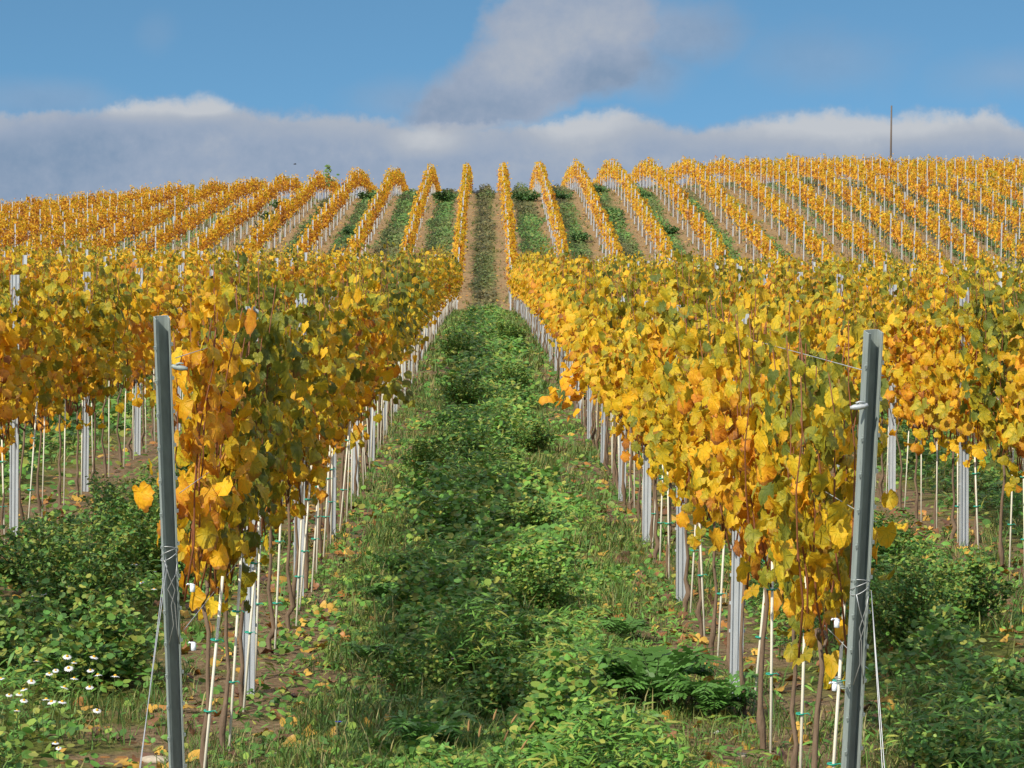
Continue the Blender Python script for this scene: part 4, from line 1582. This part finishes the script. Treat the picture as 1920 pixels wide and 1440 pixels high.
# foxtail grass heads
FS, FH = MB(), MB()
s = np.linspace(0, 1, 7)
P = np.stack([.05 * s ** 2, 0 * s, .36 * s - .02], 1)
tube(FS, P, np.linspace(.0022, .0012, 7), 5)
q = np.array([[.05, 0, .335], [.053, 0, .35], [.058, 0, .375], [.064, 0, .40], [.069, 0, .415]])
tube(FH, q, [.003, .0075, .0085, .006, .002], 8)
r = np.random.default_rng(5)
for i in range(140):
    u = r.uniform(0, 1)
    c = q[0] + (q[-1] - q[0]) * u
    a = r.uniform(0, 6.28)
    o2 = np.array([math.cos(a), math.sin(a), .9]) * .016
    w = np.array([-math.sin(a), math.cos(a), 0]) * .0006
    FH.add(np.array([c - w, c + w, c + o2]), [(0, 1, 2)])
FS, FH = FS.mesh('stem', M_STEM), FH.mesh('seed_head', M_SEED)
for px, py, lean, lb in ((905, 1400, .1, 'leftmost tan foxtail head at the bottom of the lane'), (890, 1436, -.1, 'short tan foxtail head at the very bottom'), (918, 1440, .2, 'upright tan foxtail head beside the short one'), (935, 1450, .45, 'tan foxtail head leaning right at the bottom'),
                         (915, 1395, .5, 'tallest tan foxtail head, arching right'), (945, 1410, .55, 'tan foxtail head farthest right in the group'), (880, 1425, -.25, 'tan foxtail head leaning left')):
    d = ray(px, min(py + 40, 1500))
    x, y = px_ground(px, min(py + 40, 1500))
    e = empty('foxtail_grass', (x, y, g1(x, y)), rnd.uniform(-.4, .4))
    e.rotation_euler = (rnd.gauss(0, .1), lean * .7, 0)
    e.scale = (.62, .62, .62)
    link('stem', FS, e)
    link('seed_head', FH, e)
    tag(e, lb, 'foxtail', 'foxtail heads at the bottom of the lane')


# stones
def stone(seed, sx, sy, sz, mat, px, py, lb):
    r = np.random.default_rng(seed)
    nu, nv_ = 12, 7
    V = []
    for j in range(nv_):
        th = math.pi * (j + .5) / nv_
        for i in range(nu):
            ph = 2 * math.pi * i / nu
            k = 1 + .16 * math.sin(2 * ph + seed) * math.sin(th) + r.normal(0, .05)
            V.append((sx * k * math.sin(th) * math.cos(ph), sy * k * math.sin(th) * math.sin(ph), sz * k * math.cos(th)))
    fs = [(j * nu + i, j * nu + (i + 1) % nu, (j + 1) * nu + (i + 1) % nu, (j + 1) * nu + i) for j in range(nv_ - 1) for i in range(nu)]
    fs += [tuple(range(nu))[::-1], tuple((nv_ - 1) * nu + i for i in range(nu))]
    mb = MB()
    mb.add(np.array(V), [f[::-1] for f in fs])
    o = mb.build('stone', mat)
    x, y = px_ground(px, py)
    o.location = (x, y, g1(x, y) + sz * .25)
    tag(o, lb, 'stone', None)


stone(1, .022, .02, .014, M_PALE, 1346, 1377, 'pale rounded stone on the soil near the second post on the right')
stone(2, .026, .02, .013, M_STONE, 1391, 1418, 'tan stone on the soil left of the right leaning end post')
stone(3, .07, .06, .022, M_STONE, 292, 1432, 'flat tan stone at the foot of the left leaning end post')
stone(4, .020, .018, .012, M_STONE, 518, 1418, 'small brown stone in the herbs right of the first left stakes')
stone(5, .03, .025, .012, M_STONE, 668, 1052, 'brown stone on bare soil by the fourth post on the left')

# a blue flower in the herbs
x, y = px_ground(632, 1412)
e = empty('blue_flower', (x, y, g1(x, y)))
link('stem', DST, e).scale = (.5, .5, .5)
mb = MB()
for i in range(5):
    a = i * 2 * math.pi / 5
    d = np.array([math.cos(a), math.sin(a), 0])
    s_ = np.array([-d[1], d[0], 0])
    mb.add(np.array([d * .002, d * .010 + s_ * .007, d * .018 + s_ * .006 + [0, 0, .003], d * .018 - s_ * .006 + [0, 0, .003], d * .010 - s_ * .007]) + np.array([.006, 0, .138]), [(0, 1, 2, 3, 4)])
mb.build('petals', M_BLUE, e, smooth=False)
tag(e, 'single small blue flower in the herbs at the bottom of the lane', 'flower')

# mast on the crest
x, y = (1668 - VPX) / F * 204.0, 204.0
zt = ray(1669, 198)[2] * 204.0
zb = g1(x, y)
mb = MB()
tube(mb, np.array([[0, 0, -.5], [0, 0, (zt - zb) * .5], [.02, 0, zt - zb]]), [.075, .07, .055], 12)
o = mb.build('mast', M_WOOD)
o.location = (x, y, zb)
tag(o, 'thin dark wooden mast standing up from the vines on the right crest', 'mast')

# a far bird
d = ray(553, 308) * 260.0
mb = MB()
tube(mb, np.array([[-.16, 0, 0], [-.09, 0, .01], [0, 0, .012], [.08, 0, .01], [.12, 0, .012], [.15, 0, .006]]), [.012, .03, .045, .035, .028, .004], 8)
for s_ in (-1, 1):
    mb.add(np.array([[.05, 0, .02], [.06, s_ * .14, .09], [-.02, s_ * .30, .06], [-.05, s_ * .13, .07], [-.05, 0, .02], [.05, 0, .01], [.06, s_ * .14, .082], [-.02, s_ * .30, .056], [-.05, s_ * .13, .062], [-.05, 0, .01]]),
           [(0, 1, 3, 4), (1, 2, 3), (5, 9, 8, 6), (6, 8, 7), (0, 5, 6, 1), (1, 6, 7, 2), (2, 7, 8, 3), (3, 8, 9, 4)])
o = mb.build('bird', M_BIRD)
o.location = tuple(d)
o.rotation_euler = (0, 0, .5)
tag(o, 'tiny dark bird flying in front of the grey cloud bank', 'bird')
